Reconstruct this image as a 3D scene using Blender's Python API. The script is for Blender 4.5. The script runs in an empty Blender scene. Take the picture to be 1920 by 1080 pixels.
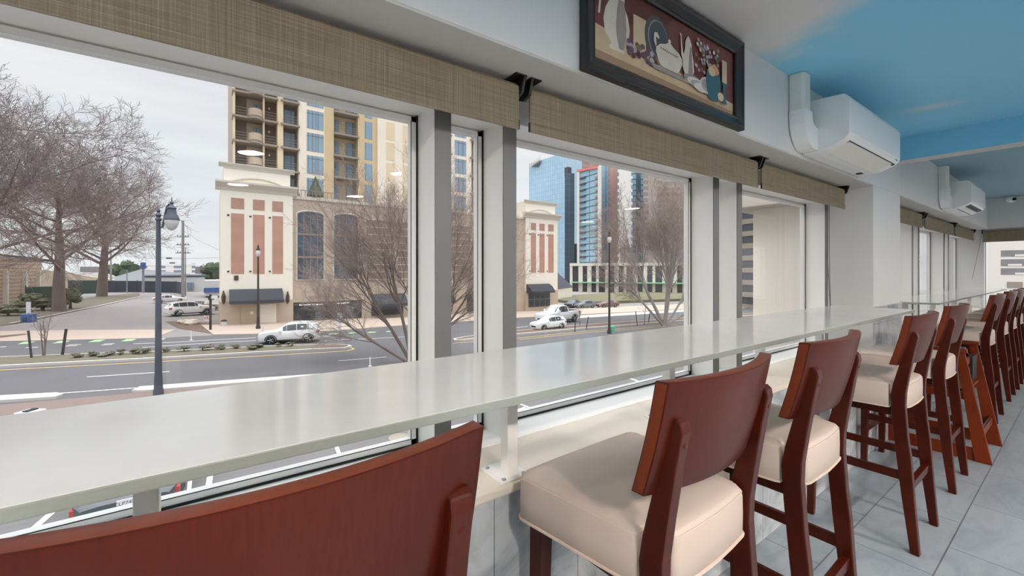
import bpy, bmesh, math, random
from mathutils import Vector, Matrix

SC = bpy.context.scene
COL = SC.collection
PI = math.pi

# ------------------------------------------------------------------ camera frame (all geometry is in metres)
F = 790.0; PSI = math.atan2(1095, 790); HZ = 507.0; CH = 1.28
SN, CS = math.sin(PSI), math.cos(PSI)
GZ, GK = -4.6, 0.02                      # street level and its fall along +Y


def gz(y):
    return GZ - GK * y


def ray(u, v):
    a = (u - 960) / F
    return (-SN + CS * a, CS + SN * a, (HZ - v) / F)


def G(u, v):                             # survey point on the sloping street
    r = ray(u, v)
    t = (GZ - CH) / (r[2] + GK * r[1])
    return Vector((r[0] * t, r[1] * t, CH + r[2] * t))


def FX(u, v, x):                         # survey point on a facade plane X = x
    r = ray(u, v); t = x / r[0]
    return Vector((x, r[1] * t, CH + r[2] * t))


def PD(u, v, d):                         # survey point at distance d
    r = ray(u, v)
    return Vector((r[0] * d, r[1] * d, CH + r[2] * d))


# ------------------------------------------------------------------ materials
MATS = {}


def srgb(r, g, b):
    def c(x):
        x /= 255.0
        return x / 12.92 if x <= 0.04045 else ((x + 0.055) / 1.055) ** 2.4
    return (c(r), c(g), c(b), 1.0)


def newmat(name):
    m = bpy.data.materials.new(name); m.use_nodes = True
    nt = m.node_tree
    b = nt.nodes['Principled BSDF']
    MATS[name] = m
    return m, nt, b


def N(nt, t, **kw):
    n = nt.nodes.new(t)
    for k, v in kw.items():
        if k in n.inputs.keys():
            n.inputs[k].default_value = v
        else:
            setattr(n, k, v)
    return n


def mat(name, col, rough=0.6, metal=0.0, var=0.06, scale=6.0, coat=0.0, bump=0.0, bscale=None, spec=None, emit=None, estr=0.0, stretch=None):
    m, nt, b = newmat(name)
    b.inputs['Roughness'].default_value = rough
    b.inputs['Metallic'].default_value = metal
    if spec is not None:
        b.inputs['Specular IOR Level'].default_value = spec
    if coat:
        b.inputs['Coat Weight'].default_value = coat
        b.inputs['Coat Roughness'].default_value = 0.08
    c = srgb(*col)
    tc = N(nt, 'ShaderNodeTexCoord')
    src = tc.outputs['Object']
    if stretch:
        mp = N(nt, 'ShaderNodeMapping'); mp.inputs['Scale'].default_value = stretch
        nt.links.new(src, mp.inputs['Vector']); src = mp.outputs['Vector']
    if var:
        nz = N(nt, 'ShaderNodeTexNoise', Scale=scale, Detail=4.0)
        nt.links.new(src, nz.inputs['Vector'])
        mx = N(nt, 'ShaderNodeMix', data_type='RGBA')
        mx.inputs['A'].default_value = [x * (1 - var) for x in c[:3]] + [1]
        mx.inputs['B'].default_value = [min(1, x * (1 + var)) for x in c[:3]] + [1]
        nt.links.new(nz.outputs['Fac'], mx.inputs['Factor'])
        nt.links.new(mx.outputs['Result'], b.inputs['Base Color'])
    else:
        b.inputs['Base Color'].default_value = c
    if bump:
        n2 = N(nt, 'ShaderNodeTexNoise', Scale=bscale or scale * 8, Detail=3.0)
        nt.links.new(src, n2.inputs['Vector'])
        bp = N(nt, 'ShaderNodeBump', Strength=bump, Distance=0.01)
        nt.links.new(n2.outputs['Fac'], bp.inputs['Height'])
        nt.links.new(bp.outputs['Normal'], b.inputs['Normal'])
    if emit:
        b.inputs['Emission Color'].default_value = srgb(*emit)
        b.inputs['Emission Strength'].default_value = estr
    return m


def wood(name, c1, c2, rough, axis_scale):
    m, nt, b = newmat(name)
    tc = N(nt, 'ShaderNodeTexCoord')
    mp = N(nt, 'ShaderNodeMapping'); mp.inputs['Scale'].default_value = axis_scale
    nt.links.new(tc.outputs['Object'], mp.inputs['Vector'])
    n1 = N(nt, 'ShaderNodeTexNoise', Scale=3.0, Detail=6.0, Roughness=0.6, Distortion=0.6)
    nt.links.new(mp.outputs['Vector'], n1.inputs['Vector'])
    n2 = N(nt, 'ShaderNodeTexNoise', Scale=2.2, Detail=2.0)
    nt.links.new(tc.outputs['Object'], n2.inputs['Vector'])
    ad = N(nt, 'ShaderNodeMath', operation='MULTIPLY_ADD')
    nt.links.new(n1.outputs['Fac'], ad.inputs[0]); ad.inputs[1].default_value = 0.45
    nt.links.new(n2.outputs['Fac'], ad.inputs[2])
    cr = N(nt, 'ShaderNodeValToRGB')
    cr.color_ramp.elements[0].position = 0.45; cr.color_ramp.elements[0].color = srgb(*c1)
    cr.color_ramp.elements[1].position = 0.95; cr.color_ramp.elements[1].color = srgb(*c2)
    nt.links.new(ad.outputs[0], cr.inputs['Fac'])
    nt.links.new(cr.outputs['Color'], b.inputs['Base Color'])
    b.inputs['Roughness'].default_value = rough
    b.inputs['Specular IOR Level'].default_value = 0.2
    b.inputs['Coat Weight'].default_value = 0.07
    b.inputs['Coat Roughness'].default_value = 0.18
    return m


WOOD = wood('mahogany_stain', (42, 9, 4), (78, 25, 10), 0.30, (6, 60, 6))
WOODE = wood('mahogany_edge', (86, 32, 15), (122, 54, 28), 0.42, (6, 6, 110))
WOODH = wood('cherry_wood', (88, 30, 9), (118, 46, 16), 0.4, (60, 60, 4))
VINYL = mat('beige_vinyl', (190, 174, 162), 0.42, var=0.04, scale=5, bump=0.04, bscale=260)
PIPING = mat('beige_piping', (206, 186, 172), 0.5, var=0.03)
SHADEG = mat('grey_mullion_shade', (108, 108, 108), 0.4, var=0.03)  # shade put into the colour; the mullion fronts are white like their sides
WHITE = mat('white_aluminium', (242, 241, 238), 0.35, var=0.02)
GREYFR = mat('painted_wall', (214, 214, 213), 0.6, var=0.015, scale=3, bump=0.02, bscale=120)
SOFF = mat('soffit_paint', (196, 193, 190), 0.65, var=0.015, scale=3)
GASK = mat('black_gasket', (14, 14, 15), 0.6, var=0)
BLACKP = mat('black_plastic', (16, 16, 17), 0.45, var=0.1)
LEDGE = mat('cream_laminate', (226, 217, 202), 0.28, var=0.03, scale=7)
ACW = mat('white_plastic', (244, 244, 243), 0.35, var=0.01)
ACV = mat('ivory_plastic', (238, 234, 226), 0.45, var=0.02)
STEEL = mat('brushed_steel', (150, 150, 150), 0.3, metal=1.0, var=0.05)
DARKV = mat('dark_vent', (26, 24, 23), 0.6, var=0.1)
FRAMEB = mat('black_lacquer', (22, 19, 18), 0.3, var=0.15, scale=20, coat=0.08)
CORD = mat('grey_cord', (92, 90, 88), 0.7, var=0)


def glass_mat(name, tint, refl=1.0, rough=0.0):
    m, nt, b = newmat(name)
    out = nt.nodes['Material Output']
    nt.nodes.remove(b)
    tr = N(nt, 'ShaderNodeBsdfTransparent'); tr.inputs['Color'].default_value = tint
    gl = N(nt, 'ShaderNodeBsdfGlossy'); gl.inputs['Roughness'].default_value = rough
    lw = N(nt, 'ShaderNodeLayerWeight', Blend=0.5)
    pw = N(nt, 'ShaderNodeMath', operation='POWER'); pw.inputs[1].default_value = 5.0
    nt.links.new(lw.outputs['Facing'], pw.inputs[0])
    ml = N(nt, 'ShaderNodeMath', operation='MULTIPLY_ADD'); ml.inputs[1].default_value = 0.9 * refl; ml.inputs[2].default_value = 0.042 * refl
    nt.links.new(pw.outputs[0], ml.inputs[0])
    mx = N(nt, 'ShaderNodeMixShader')
    nt.links.new(ml.outputs[0], mx.inputs[0]); nt.links.new(tr.outputs[0], mx.inputs[1]); nt.links.new(gl.outputs[0], mx.inputs[2])
    nt.links.new(mx.outputs[0], out.inputs['Surface'])
    return m


GLASS = glass_mat('window_glass', (0.985, 0.99, 0.985, 1), 0.7)


def counter_mat():
    m, nt, b = newmat('white_back_painted_glass')
    tc = N(nt, 'ShaderNodeTexCoord')
    nz = N(nt, 'ShaderNodeTexNoise', Scale=1.6, Detail=8.0, Roughness=0.65)
    nt.links.new(tc.outputs['Object'], nz.inputs['Vector'])
    cr = N(nt, 'ShaderNodeValToRGB')
    cr.color_ramp.elements[0].position = 0.35; cr.color_ramp.elements[0].color = srgb(210, 209, 205)
    cr.color_ramp.elements[1].position = 0.6; cr.color_ramp.elements[1].color = srgb(222, 221, 217)
    nt.links.new(nz.outputs['Fac'], cr.inputs['Fac']); nt.links.new(cr.outputs['Color'], b.inputs['Base Color'])
    b.inputs['Roughness'].default_value = 0.09
    b.inputs['Specular IOR Level'].default_value = 0.5
    return m


CTOP = counter_mat()
CEDGE = mat('green_glass_edge', (138, 144, 137), 0.25, var=0.06, scale=10, stretch=(1, 8, 40))


def fabric_mat():
    m, nt, b = newmat('woven_blind_fabric')
    tc = N(nt, 'ShaderNodeTexCoord')
    out = []
    for sc in ((1, 1.6, 190.0), (1, 150.0, 2.4), (1, 300.0, 300.0)):
        mp = N(nt, 'ShaderNodeMapping'); mp.inputs['Scale'].default_value = (1, sc[1] * 2.2, sc[2] * 2.2)
        nt.links.new(tc.outputs['Object'], mp.inputs['Vector'])
        nz = N(nt, 'ShaderNodeTexNoise', Scale=1.0, Detail=2.0)
        nt.links.new(mp.outputs['Vector'], nz.inputs['Vector'])
        out.append(nz.outputs['Fac'])
    a = N(nt, 'ShaderNodeMath', operation='ADD'); nt.links.new(out[0], a.inputs[0]); nt.links.new(out[1], a.inputs[1])
    a2 = N(nt, 'ShaderNodeMath', operation='MULTIPLY_ADD'); nt.links.new(out[2], a2.inputs[0]); a2.inputs[1].default_value = 0.6
    nt.links.new(a.outputs[0], a2.inputs[2])
    mr = N(nt, 'ShaderNodeMapRange'); mr.inputs['From Min'].default_value = 0.75; mr.inputs['From Max'].default_value = 1.85
    nt.links.new(a2.outputs[0], mr.inputs['Value'])
    cr = N(nt, 'ShaderNodeValToRGB')
    cr.color_ramp.elements[0].color = srgb(98, 89, 75); cr.color_ramp.elements[0].position = 0.0
    e = cr.color_ramp.elements.new(0.5); e.color = srgb(124, 114, 98)
    cr.color_ramp.elements[-1].color = srgb(158, 147, 130); cr.color_ramp.elements[-1].position = 1.0
    nt.links.new(mr.outputs[0], cr.inputs['Fac']); nt.links.new(cr.outputs['Color'], b.inputs['Base Color'])
    b.inputs['Roughness'].default_value = 0.9
    b.inputs['Specular IOR Level'].default_value = 0.1
    return m


FABRIC = fabric_mat()


def tile_floor_mat():
    m, nt, b = newmat('marble_floor_tile')
    tc = N(nt, 'ShaderNodeTexCoord')
    mp = N(nt, 'ShaderNodeMapping')
    mp.inputs['Rotation'].default_value = (0, 0, PI / 2)
    mp.inputs['Location'].default_value = (0.0, 0.0, 0)
    nt.links.new(tc.outputs['Object'], mp.inputs['Vector'])
    br = N(nt, 'ShaderNodeTexBrick', offset=0.5, squash=1.0)
    br.inputs['Scale'].default_value = 1.0
    br.inputs['Mortar Size'].default_value = 0.003
    br.inputs['Mortar Smooth'].default_value = 0.3
    br.inputs['Brick Width'].default_value = 0.62
    br.inputs['Row Height'].default_value = 0.305
    br.inputs['Color1'].default_value = srgb(146, 155, 161); br.inputs['Color2'].default_value = srgb(152, 161, 167)
    br.inputs['Mortar'].default_value = srgb(100, 104, 107)
    nt.links.new(mp.outputs['Vector'], br.inputs['Vector'])
    mp2 = N(nt, 'ShaderNodeMapping'); mp2.inputs['Scale'].default_value = (3.2, 1.2, 1); mp2.inputs['Rotation'].default_value = (0, 0, 0.5)
    nt.links.new(tc.outputs['Object'], mp2.inputs['Vector'])
    nz = N(nt, 'ShaderNodeTexNoise', Scale=2.6, Detail=8.0, Roughness=0.62, Distortion=1.2)
    nt.links.new(mp2.outputs['Vector'], nz.inputs['Vector'])
    cr = N(nt, 'ShaderNodeValToRGB')
    cr.color_ramp.elements[0].position = 0.36; cr.color_ramp.elements[0].color = (0.80, 0.81, 0.83, 1)
    cr.color_ramp.elements[1].position = 0.56; cr.color_ramp.elements[1].color = (1, 1, 1, 1)
    nt.links.new(nz.outputs['Fac'], cr.inputs['Fac'])
    mx = N(nt, 'ShaderNodeMix', data_type='RGBA', blend_type='MULTIPLY'); mx.inputs['Factor'].default_value = 1.0
    nt.links.new(br.outputs['Color'], mx.inputs['A']); nt.links.new(cr.outputs['Color'], mx.inputs['B'])
    nt.links.new(mx.outputs['Result'], b.inputs['Base Color'])
    b.inputs['Roughness'].default_value = 0.3
    return m, mp


FLOORM, FLMAP = tile_floor_mat()


def marble_wall_mat():
    m, nt, b = newmat('grey_marble_cladding')
    tc = N(nt, 'ShaderNodeTexCoord')
    nz = N(nt, 'ShaderNodeTexNoise', Scale=2.4, Detail=8.0, Roughness=0.6, Distortion=2.0)
    nt.links.new(tc.outputs['Object'], nz.inputs['Vector'])
    cr = N(nt, 'ShaderNodeValToRGB')
    cr.color_ramp.elements[0].position = 0.38; cr.color_ramp.elements[0].color = srgb(150, 156, 160)
    cr.color_ramp.elements[1].position = 0.58; cr.color_ramp.elements[1].color = srgb(196, 200, 203)
    nt.links.new(nz.outputs['Fac'], cr.inputs['Fac'])
    wv = N(nt, 'ShaderNodeTexBrick', offset=0.0)
    wv.inputs['Scale'].default_value = 1.0; wv.inputs['Brick Width'].default_value = 0.305; wv.inputs['Row Height'].default_value = 0.9
    wv.inputs['Mortar Size'].default_value = 0.002
    wv.inputs['Color1'].default_value = (1, 1, 1, 1); wv.inputs['Color2'].default_value = (1, 1, 1, 1); wv.inputs['Mortar'].default_value = (0.45, 0.46, 0.47, 1)
    mp = N(nt, 'ShaderNodeMapping'); mp.inputs['Rotation'].default_value = (0, -PI / 2, -PI / 2)
    sx = N(nt, 'ShaderNodeSeparateXYZ'); cx = N(nt, 'ShaderNodeCombineXYZ')
    nt.links.new(tc.outputs['Object'], sx.inputs[0]); nt.links.new(sx.outputs[1], cx.inputs[0]); nt.links.new(sx.outputs[2], cx.inputs[1])
    nt.links.new(cx.outputs[0], wv.inputs['Vector'])
    mx = N(nt, 'ShaderNodeMix', data_type='RGBA', blend_type='MULTIPLY'); mx.inputs['Factor'].default_value = 1.0
    nt.links.new(cr.outputs['Color'], mx.inputs['A']); nt.links.new(wv.outputs['Color'], mx.inputs['B'])
    nt.links.new(mx.outputs['Result'], b.inputs['Base Color'])
    b.inputs['Roughness'].default_value = 0.16
    return m


MARBLE = marble_wall_mat()


def mural_mat():
    m, nt, b = newmat('sky_mural_paint')
    tc = N(nt, 'ShaderNodeTexCoord')

    def blob(cx, cy, sx, sy, rot, lo, hi, nstr, amt=1.0):
        mp = N(nt, 'ShaderNodeMapping', vector_type='TEXTURE')
        mp.inputs['Location'].default_value = (cx, cy, 2.3); mp.inputs['Scale'].default_value = (sx, sy, 50); mp.inputs['Rotation'].default_value = (0, 0, rot)
        nt.links.new(tc.outputs['Object'], mp.inputs['Vector'])
        ln = N(nt, 'ShaderNodeVectorMath', operation='LENGTH'); nt.links.new(mp.outputs['Vector'], ln.inputs[0])
        nz = N(nt, 'ShaderNodeTexNoise', Scale=3.2, Detail=6.0, Roughness=0.6); nt.links.new(tc.outputs['Object'], nz.inputs['Vector'])
        ad = N(nt, 'ShaderNodeMath', operation='MULTIPLY_ADD'); nt.links.new(nz.outputs['Fac'], ad.inputs[0]); ad.inputs[1].default_value = nstr
        nt.links.new(ln.outputs['Value'], ad.inputs[2])
        mr = N(nt, 'ShaderNodeMapRange'); mr.interpolation_type = 'SMOOTHSTEP'
        mr.inputs['From Min'].default_value = lo + nstr * 0.5; mr.inputs['From Max'].default_value = hi + nstr * 0.5
        mr.inputs['To Min'].default_value = amt; mr.inputs['To Max'].default_value = 0
        nt.links.new(ad.outputs[0], mr.inputs['Value'])
        return mr.outputs[0]
    blobs = [blob(-0.82, 1.50, 0.42, 0.75, 0.0, 0.62, 1.12, 0.95), blob(-0.60, 3.62, 0.20, 0.085, 0.25, 0.0, 1.2, 0.7, .55),
             blob(1.9, 2.4, 1.1, 0.6, 0.4, 0.4, 1.1, 0.8), blob(0.9, 0.2, 0.9, 0.7, 0.0, 0.4, 1.1, 0.8), blob(2.5, 6.5, 1.2, 0.8, 0.0, 0.4, 1.1, 0.8)]
    cur = blobs[0]
    for x in blobs[1:]:
        mxm = N(nt, 'ShaderNodeMath', operation='MAXIMUM'); nt.links.new(cur, mxm.inputs[0]); nt.links.new(x, mxm.inputs[1]); cur = mxm.outputs[0]
    nz = N(nt, 'ShaderNodeTexNoise', Scale=1.1, Detail=4.0); nt.links.new(tc.outputs['Object'], nz.inputs['Vector'])
    bl = N(nt, 'ShaderNodeMix', data_type='RGBA')
    bl.inputs['A'].default_value = srgb(110, 192, 230); bl.inputs['B'].default_value = srgb(152, 206, 226)
    nt.links.new(nz.outputs['Fac'], bl.inputs['Factor'])
    mx = N(nt, 'ShaderNodeMix', data_type='RGBA')
    nt.links.new(cur, mx.inputs['Factor']); nt.links.new(bl.outputs['Result'], mx.inputs['A']); mx.inputs['B'].default_value = srgb(218, 215, 214)
    nt.links.new(mx.outputs['Result'], b.inputs['Base Color'])
    b.inputs['Roughness'].default_value = 0.7
    return m


MURAL = mural_mat()
MURALDIM = mat('dimmed_sky_paint', (128, 160, 174), 0.7, var=0.05, scale=1.2)  # same mural blue, greyed to paint in the far bay's dimmer light


def grid_mat(name, glass, line, w, h, mort, glass2=None, rough=0.25, off=0.0, var=0.0, spec=0.6):
    """window-grid cladding: columns w, storeys h; uses wall-length along X+Y and height Z"""
    m, nt, b = newmat(name)
    tc = N(nt, 'ShaderNodeTexCoord')
    sx = N(nt, 'ShaderNodeSeparateXYZ'); nt.links.new(tc.outputs['Object'], sx.inputs[0])
    ad = N(nt, 'ShaderNodeMath', operation='SUBTRACT'); nt.links.new(sx.outputs[1], ad.inputs[0]); nt.links.new(sx.outputs[0], ad.inputs[1])
    cx = N(nt, 'ShaderNodeCombineXYZ'); nt.links.new(ad.outputs[0], cx.inputs[0]); nt.links.new(sx.outputs[2], cx.inputs[1])
    br = N(nt, 'ShaderNodeTexBrick', offset=off)
    br.inputs['Scale'].default_value = 1.0; br.inputs['Brick Width'].default_value = w; br.inputs['Row Height'].default_value = h
    br.inputs['Mortar Size'].default_value = mort; br.inputs['Mortar Smooth'].default_value = 0.1
    br.inputs['Color1'].default_value = srgb(*glass); br.inputs['Color2'].default_value = srgb(*(glass2 or glass)); br.inputs['Mortar'].default_value = srgb(*line)
    nt.links.new(cx.outputs[0], br.inputs['Vector'])
    if var:
        nz = N(nt, 'ShaderNodeTexNoise', Scale=0.03, Detail=3.0); nt.links.new(tc.outputs['Object'], nz.inputs['Vector'])
        mr = N(nt, 'ShaderNodeMapRange'); mr.inputs['From Min'].default_value = 0.3; mr.inputs['From Max'].default_value = 0.7
        mr.inputs['To Min'].default_value = 1 - var; mr.inputs['To Max'].default_value = 1 + var
        nt.links.new(nz.outputs['Fac'], mr.inputs['Value'])
        mx = N(nt, 'ShaderNodeVectorMath', operation='SCALE'); nt.links.new(br.outputs['Color'], mx.inputs[0]); nt.links.new(mr.outputs[0], mx.inputs['Scale'])
        nt.links.new(mx.outputs[0], b.inputs['Base Color'])
    else:
        nt.links.new(br.outputs['Color'], b.inputs['Base Color'])
    b.inputs['Roughness'].default_value = rough
    b.inputs['Specular IOR Level'].default_value = spec
    return m


# exterior materials
ASPH = mat('asphalt', (96, 94, 97), 0.85, var=0.18, scale=0.35, bump=0.02)
ASPHN = mat('dark_asphalt', (106, 103, 104), 0.85, var=0.15, scale=0.5)
LOT = mat('lot_asphalt', (140, 134, 132), 0.9, var=0.14, scale=0.25)
PAVE = mat('tan_pavers', (186, 168, 154), 0.85, var=0.08, scale=0.8)
BRICKP = mat('brown_brick_paving', (126, 108, 102), 0.9, var=0.12, scale=2)
CURB = mat('concrete_kerb', (196, 190, 184), 0.85, var=0.06, scale=1)
MULCH = mat('brown_mulch', (112, 92, 80), 0.95, var=0.25, scale=3)
GRASS = mat('winter_grass', (108, 102, 86), 0.95, var=0.25, scale=2)
GRASSB = mat('bank_grass', (112, 108, 80), 0.95, var=0.2, scale=0.4)
LINEW = mat('white_road_paint', (224, 222, 218), 0.8, var=0.05)
LINEY = mat('yellow_road_paint', (226, 188, 112), 0.8, var=0.08)
LINEG = mat('green_road_paint', (164, 196, 146), 0.8, var=0.12, scale=2)
BARK = mat('grey_bark', (122, 107, 101), 0.95, var=0.25, scale=2, bump=0.2, bscale=10)
TWIG = mat('bare_twigs', (136, 121, 118), 0.95, var=0.15, scale=1)
TWIGT = mat('tan_twigs', (156, 139, 130), 0.95, var=0.2, scale=1)
BARKP = mat('pale_bark', (158, 148, 142), 0.9, var=0.2, scale=2)
EVERG = mat('evergreen_foliage', (74, 84, 66), 0.95, var=0.4, scale=3)
SHRUBM = mat('shrub_leaves', (100, 100, 78), 0.95, var=0.35, scale=4)
CREAM = mat('cream_stucco', (238, 230, 216), 0.85, var=0.04, scale=0.4)
CREAM2 = mat('pale_cornice', (206, 198, 184), 0.85, var=0.04, scale=0.4)
TANB = mat('tan_stucco', (190, 172, 153), 0.85, var=0.06, scale=0.4)
TANY = mat('ochre_stucco', (206, 184, 148), 0.85, var=0.05, scale=0.4)
TAUPE = mat('taupe_stucco', (186, 166, 148), 0.85, var=0.06, scale=0.4)
PALEP = mat('pale_panel', (234, 222, 206), 0.85, var=0.03, scale=0.3)
BEIGEP = mat('beige_infill', (222, 202, 172), 0.85, var=0.04, scale=0.3)
SLAB = mat('balcony_slab', (150, 138, 126), 0.85, var=0.06, scale=1)
RAILM = mat('balcony_rail', (128, 124, 122), 0.7, var=0.05)
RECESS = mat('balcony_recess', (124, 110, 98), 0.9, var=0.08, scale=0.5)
WINB = grid_mat('blue_window', (140, 164, 184), (112, 122, 130), 0.95, 40, 0.05, glass2=(132, 156, 176), rough=0.15)
WIND = grid_mat('grey_window', (120, 138, 156), (92, 96, 102), 0.8, 40, 0.05, rough=0.15)
ARCHG = grid_mat('arched_glass', (66, 76, 90), (82, 80, 80), 0.75, 0.75, 0.03, glass2=(70, 84, 100), rough=0.12)
COPPER = mat('copper_panel', (182, 138, 120), 0.5, var=0.3, scale=0.7, stretch=(1, 0.4, 1.2))
COPPERD = mat('relief_panel', (176, 138, 120), 0.7, var=0.25, scale=4)
AWN = mat('charcoal_awning', (58, 60, 68), 0.8, var=0.2, scale=3)
DARKG = mat('dark_opening', (42, 40, 44), 0.6, var=0.3, scale=0.7)
GARD = mat('shaded_deck', (132, 130, 130), 0.8, var=0.2, scale=1)
DOORT = mat('tan_door', (190, 170, 146), 0.7, var=0.04)
LOUV = mat('brown_louvre', (142, 122, 112), 0.8, var=0.15, scale=1, stretch=(1, 0.2, 8))
BRONZE = mat('bronze_sconce', (70, 52, 40), 0.5, var=0.1)
TUBE = mat('fluorescent_tube', (240, 240, 240), 0.5, var=0, emit=(235, 240, 245), estr=1.0)
BLUEGL = grid_mat('blue_curtain_wall', (164, 196, 216), (140, 176, 202), 2.2, 3.6, 0.12, glass2=(174, 204, 222), rough=0.2, var=0.12)  # far glass colours lightened to paint in aerial haze
DKBLUE = grid_mat('dark_glass_tower', (88, 108, 124), (104, 124, 138), 3.0, 3.6, 0.15, rough=0.2, var=0.15)
TEALGL = grid_mat('teal_curtain_wall', (150, 190, 208), (96, 112, 126), 14, 3.4, 0.35, glass2=(160, 198, 214), rough=0.2, var=0.15)
REDBR = grid_mat('red_brick_tower', (164, 132, 126), (190, 150, 140), 4, 3.4, 0.5, rough=0.6, var=0.1)  # brick red paled, distance haze put into the colour
WHTOW = grid_mat('white_gridded_tower', (128, 140, 156), (230, 226, 222), 3.2, 3.4, 0.75, rough=0.5)
TAUTOW = grid_mat('taupe_tower', (150, 140, 134), (178, 168, 160), 3.6, 3.4, 0.6, rough=0.6, var=0.1)
WHCON = mat('white_concrete', (224, 218, 208), 0.8, var=0.03, scale=0.2)
REDTR = mat('red_trim', (222, 128, 124), 0.7, var=0.05)
GRNCAN = mat('green_canopy', (150, 196, 160), 0.6, var=0.05)
DKGLS = mat('dark_shop_glass', (66, 68, 76), 0.2, var=0.2, scale=0.5)
ROOFD = mat('dark_slate_roof', (84, 86, 98), 0.8, var=0.1, scale=0.5)
BRK = grid_mat('banded_brick_wall', (190, 164, 142), (150, 128, 114), 60, 0.55, 0.07, rough=0.8)
METR = mat('grey_metal_roof', (112, 114, 118), 0.6, var=0.08, scale=0.3)
WHSID = mat('white_siding', (206, 206, 204), 0.7, var=0.04)
FENG = mat('green_privacy_screen', (62, 76, 70), 0.9, var=0.2, scale=0.6)
FENN = mat('navy_privacy_screen', (62, 66, 78), 0.9, var=0.15, scale=0.6)
POLEW = mat('weathered_pole', (142, 142, 142), 0.85, var=0.1)
LAMPP = mat('blue_grey_lamp_paint', (70, 76, 88), 0.5, var=0.08)
GLOBE = mat('frosted_globe', (206, 206, 202), 0.3, var=0.03)
BLUEP = mat('blue_plastic', (64, 96, 160), 0.6, var=0.1)
SIGNW = mat('white_sign_face', (226, 226, 228), 0.6, var=0.02)
STAKE = mat('dark_stake', (62, 56, 54), 0.9, var=0.1)
ROCK = mat('pale_rock', (198, 186, 174), 0.9, var=0.12, scale=2)
REDP = mat('red_plastic', (196, 80, 74), 0.6, var=0.05)
GRNP = mat('green_plastic', (96, 170, 150), 0.6, var=0.05)
HILLM = mat('distant_trees', (128, 122, 122), 1.0, var=0.15, scale=0.05)
BLKROOF = mat('black_tyre', (34, 34, 36), 0.8, var=0.1)
RIM = mat('alloy_rim', (176, 178, 180), 0.35, metal=0.6, var=0.05)
CARGL = mat('car_glass', (52, 56, 62), 0.12, var=0.1)
TAILR = mat('tail_light', (178, 60, 56), 0.3, var=0.05)
HEADL = mat('head_light', (226, 228, 230), 0.2, var=0.02)
CARBLK = mat('car_trim', (36, 36, 38), 0.6, var=0.1)


def paint(name, c):
    return mat(name, c, 0.3, var=0.01, coat=0.6)


PW = paint('white_car_paint', (238, 238, 238)); PGR = paint('slate_car_paint', (112, 120, 126)); PTAN = paint('tan_car_paint', (184, 172, 154))
PBRN = paint('maroon_car_paint', (120, 92, 88)); PDK = paint('charcoal_car_paint', (66, 72, 80))

# ------------------------------------------------------------------ mesh helpers


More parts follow.
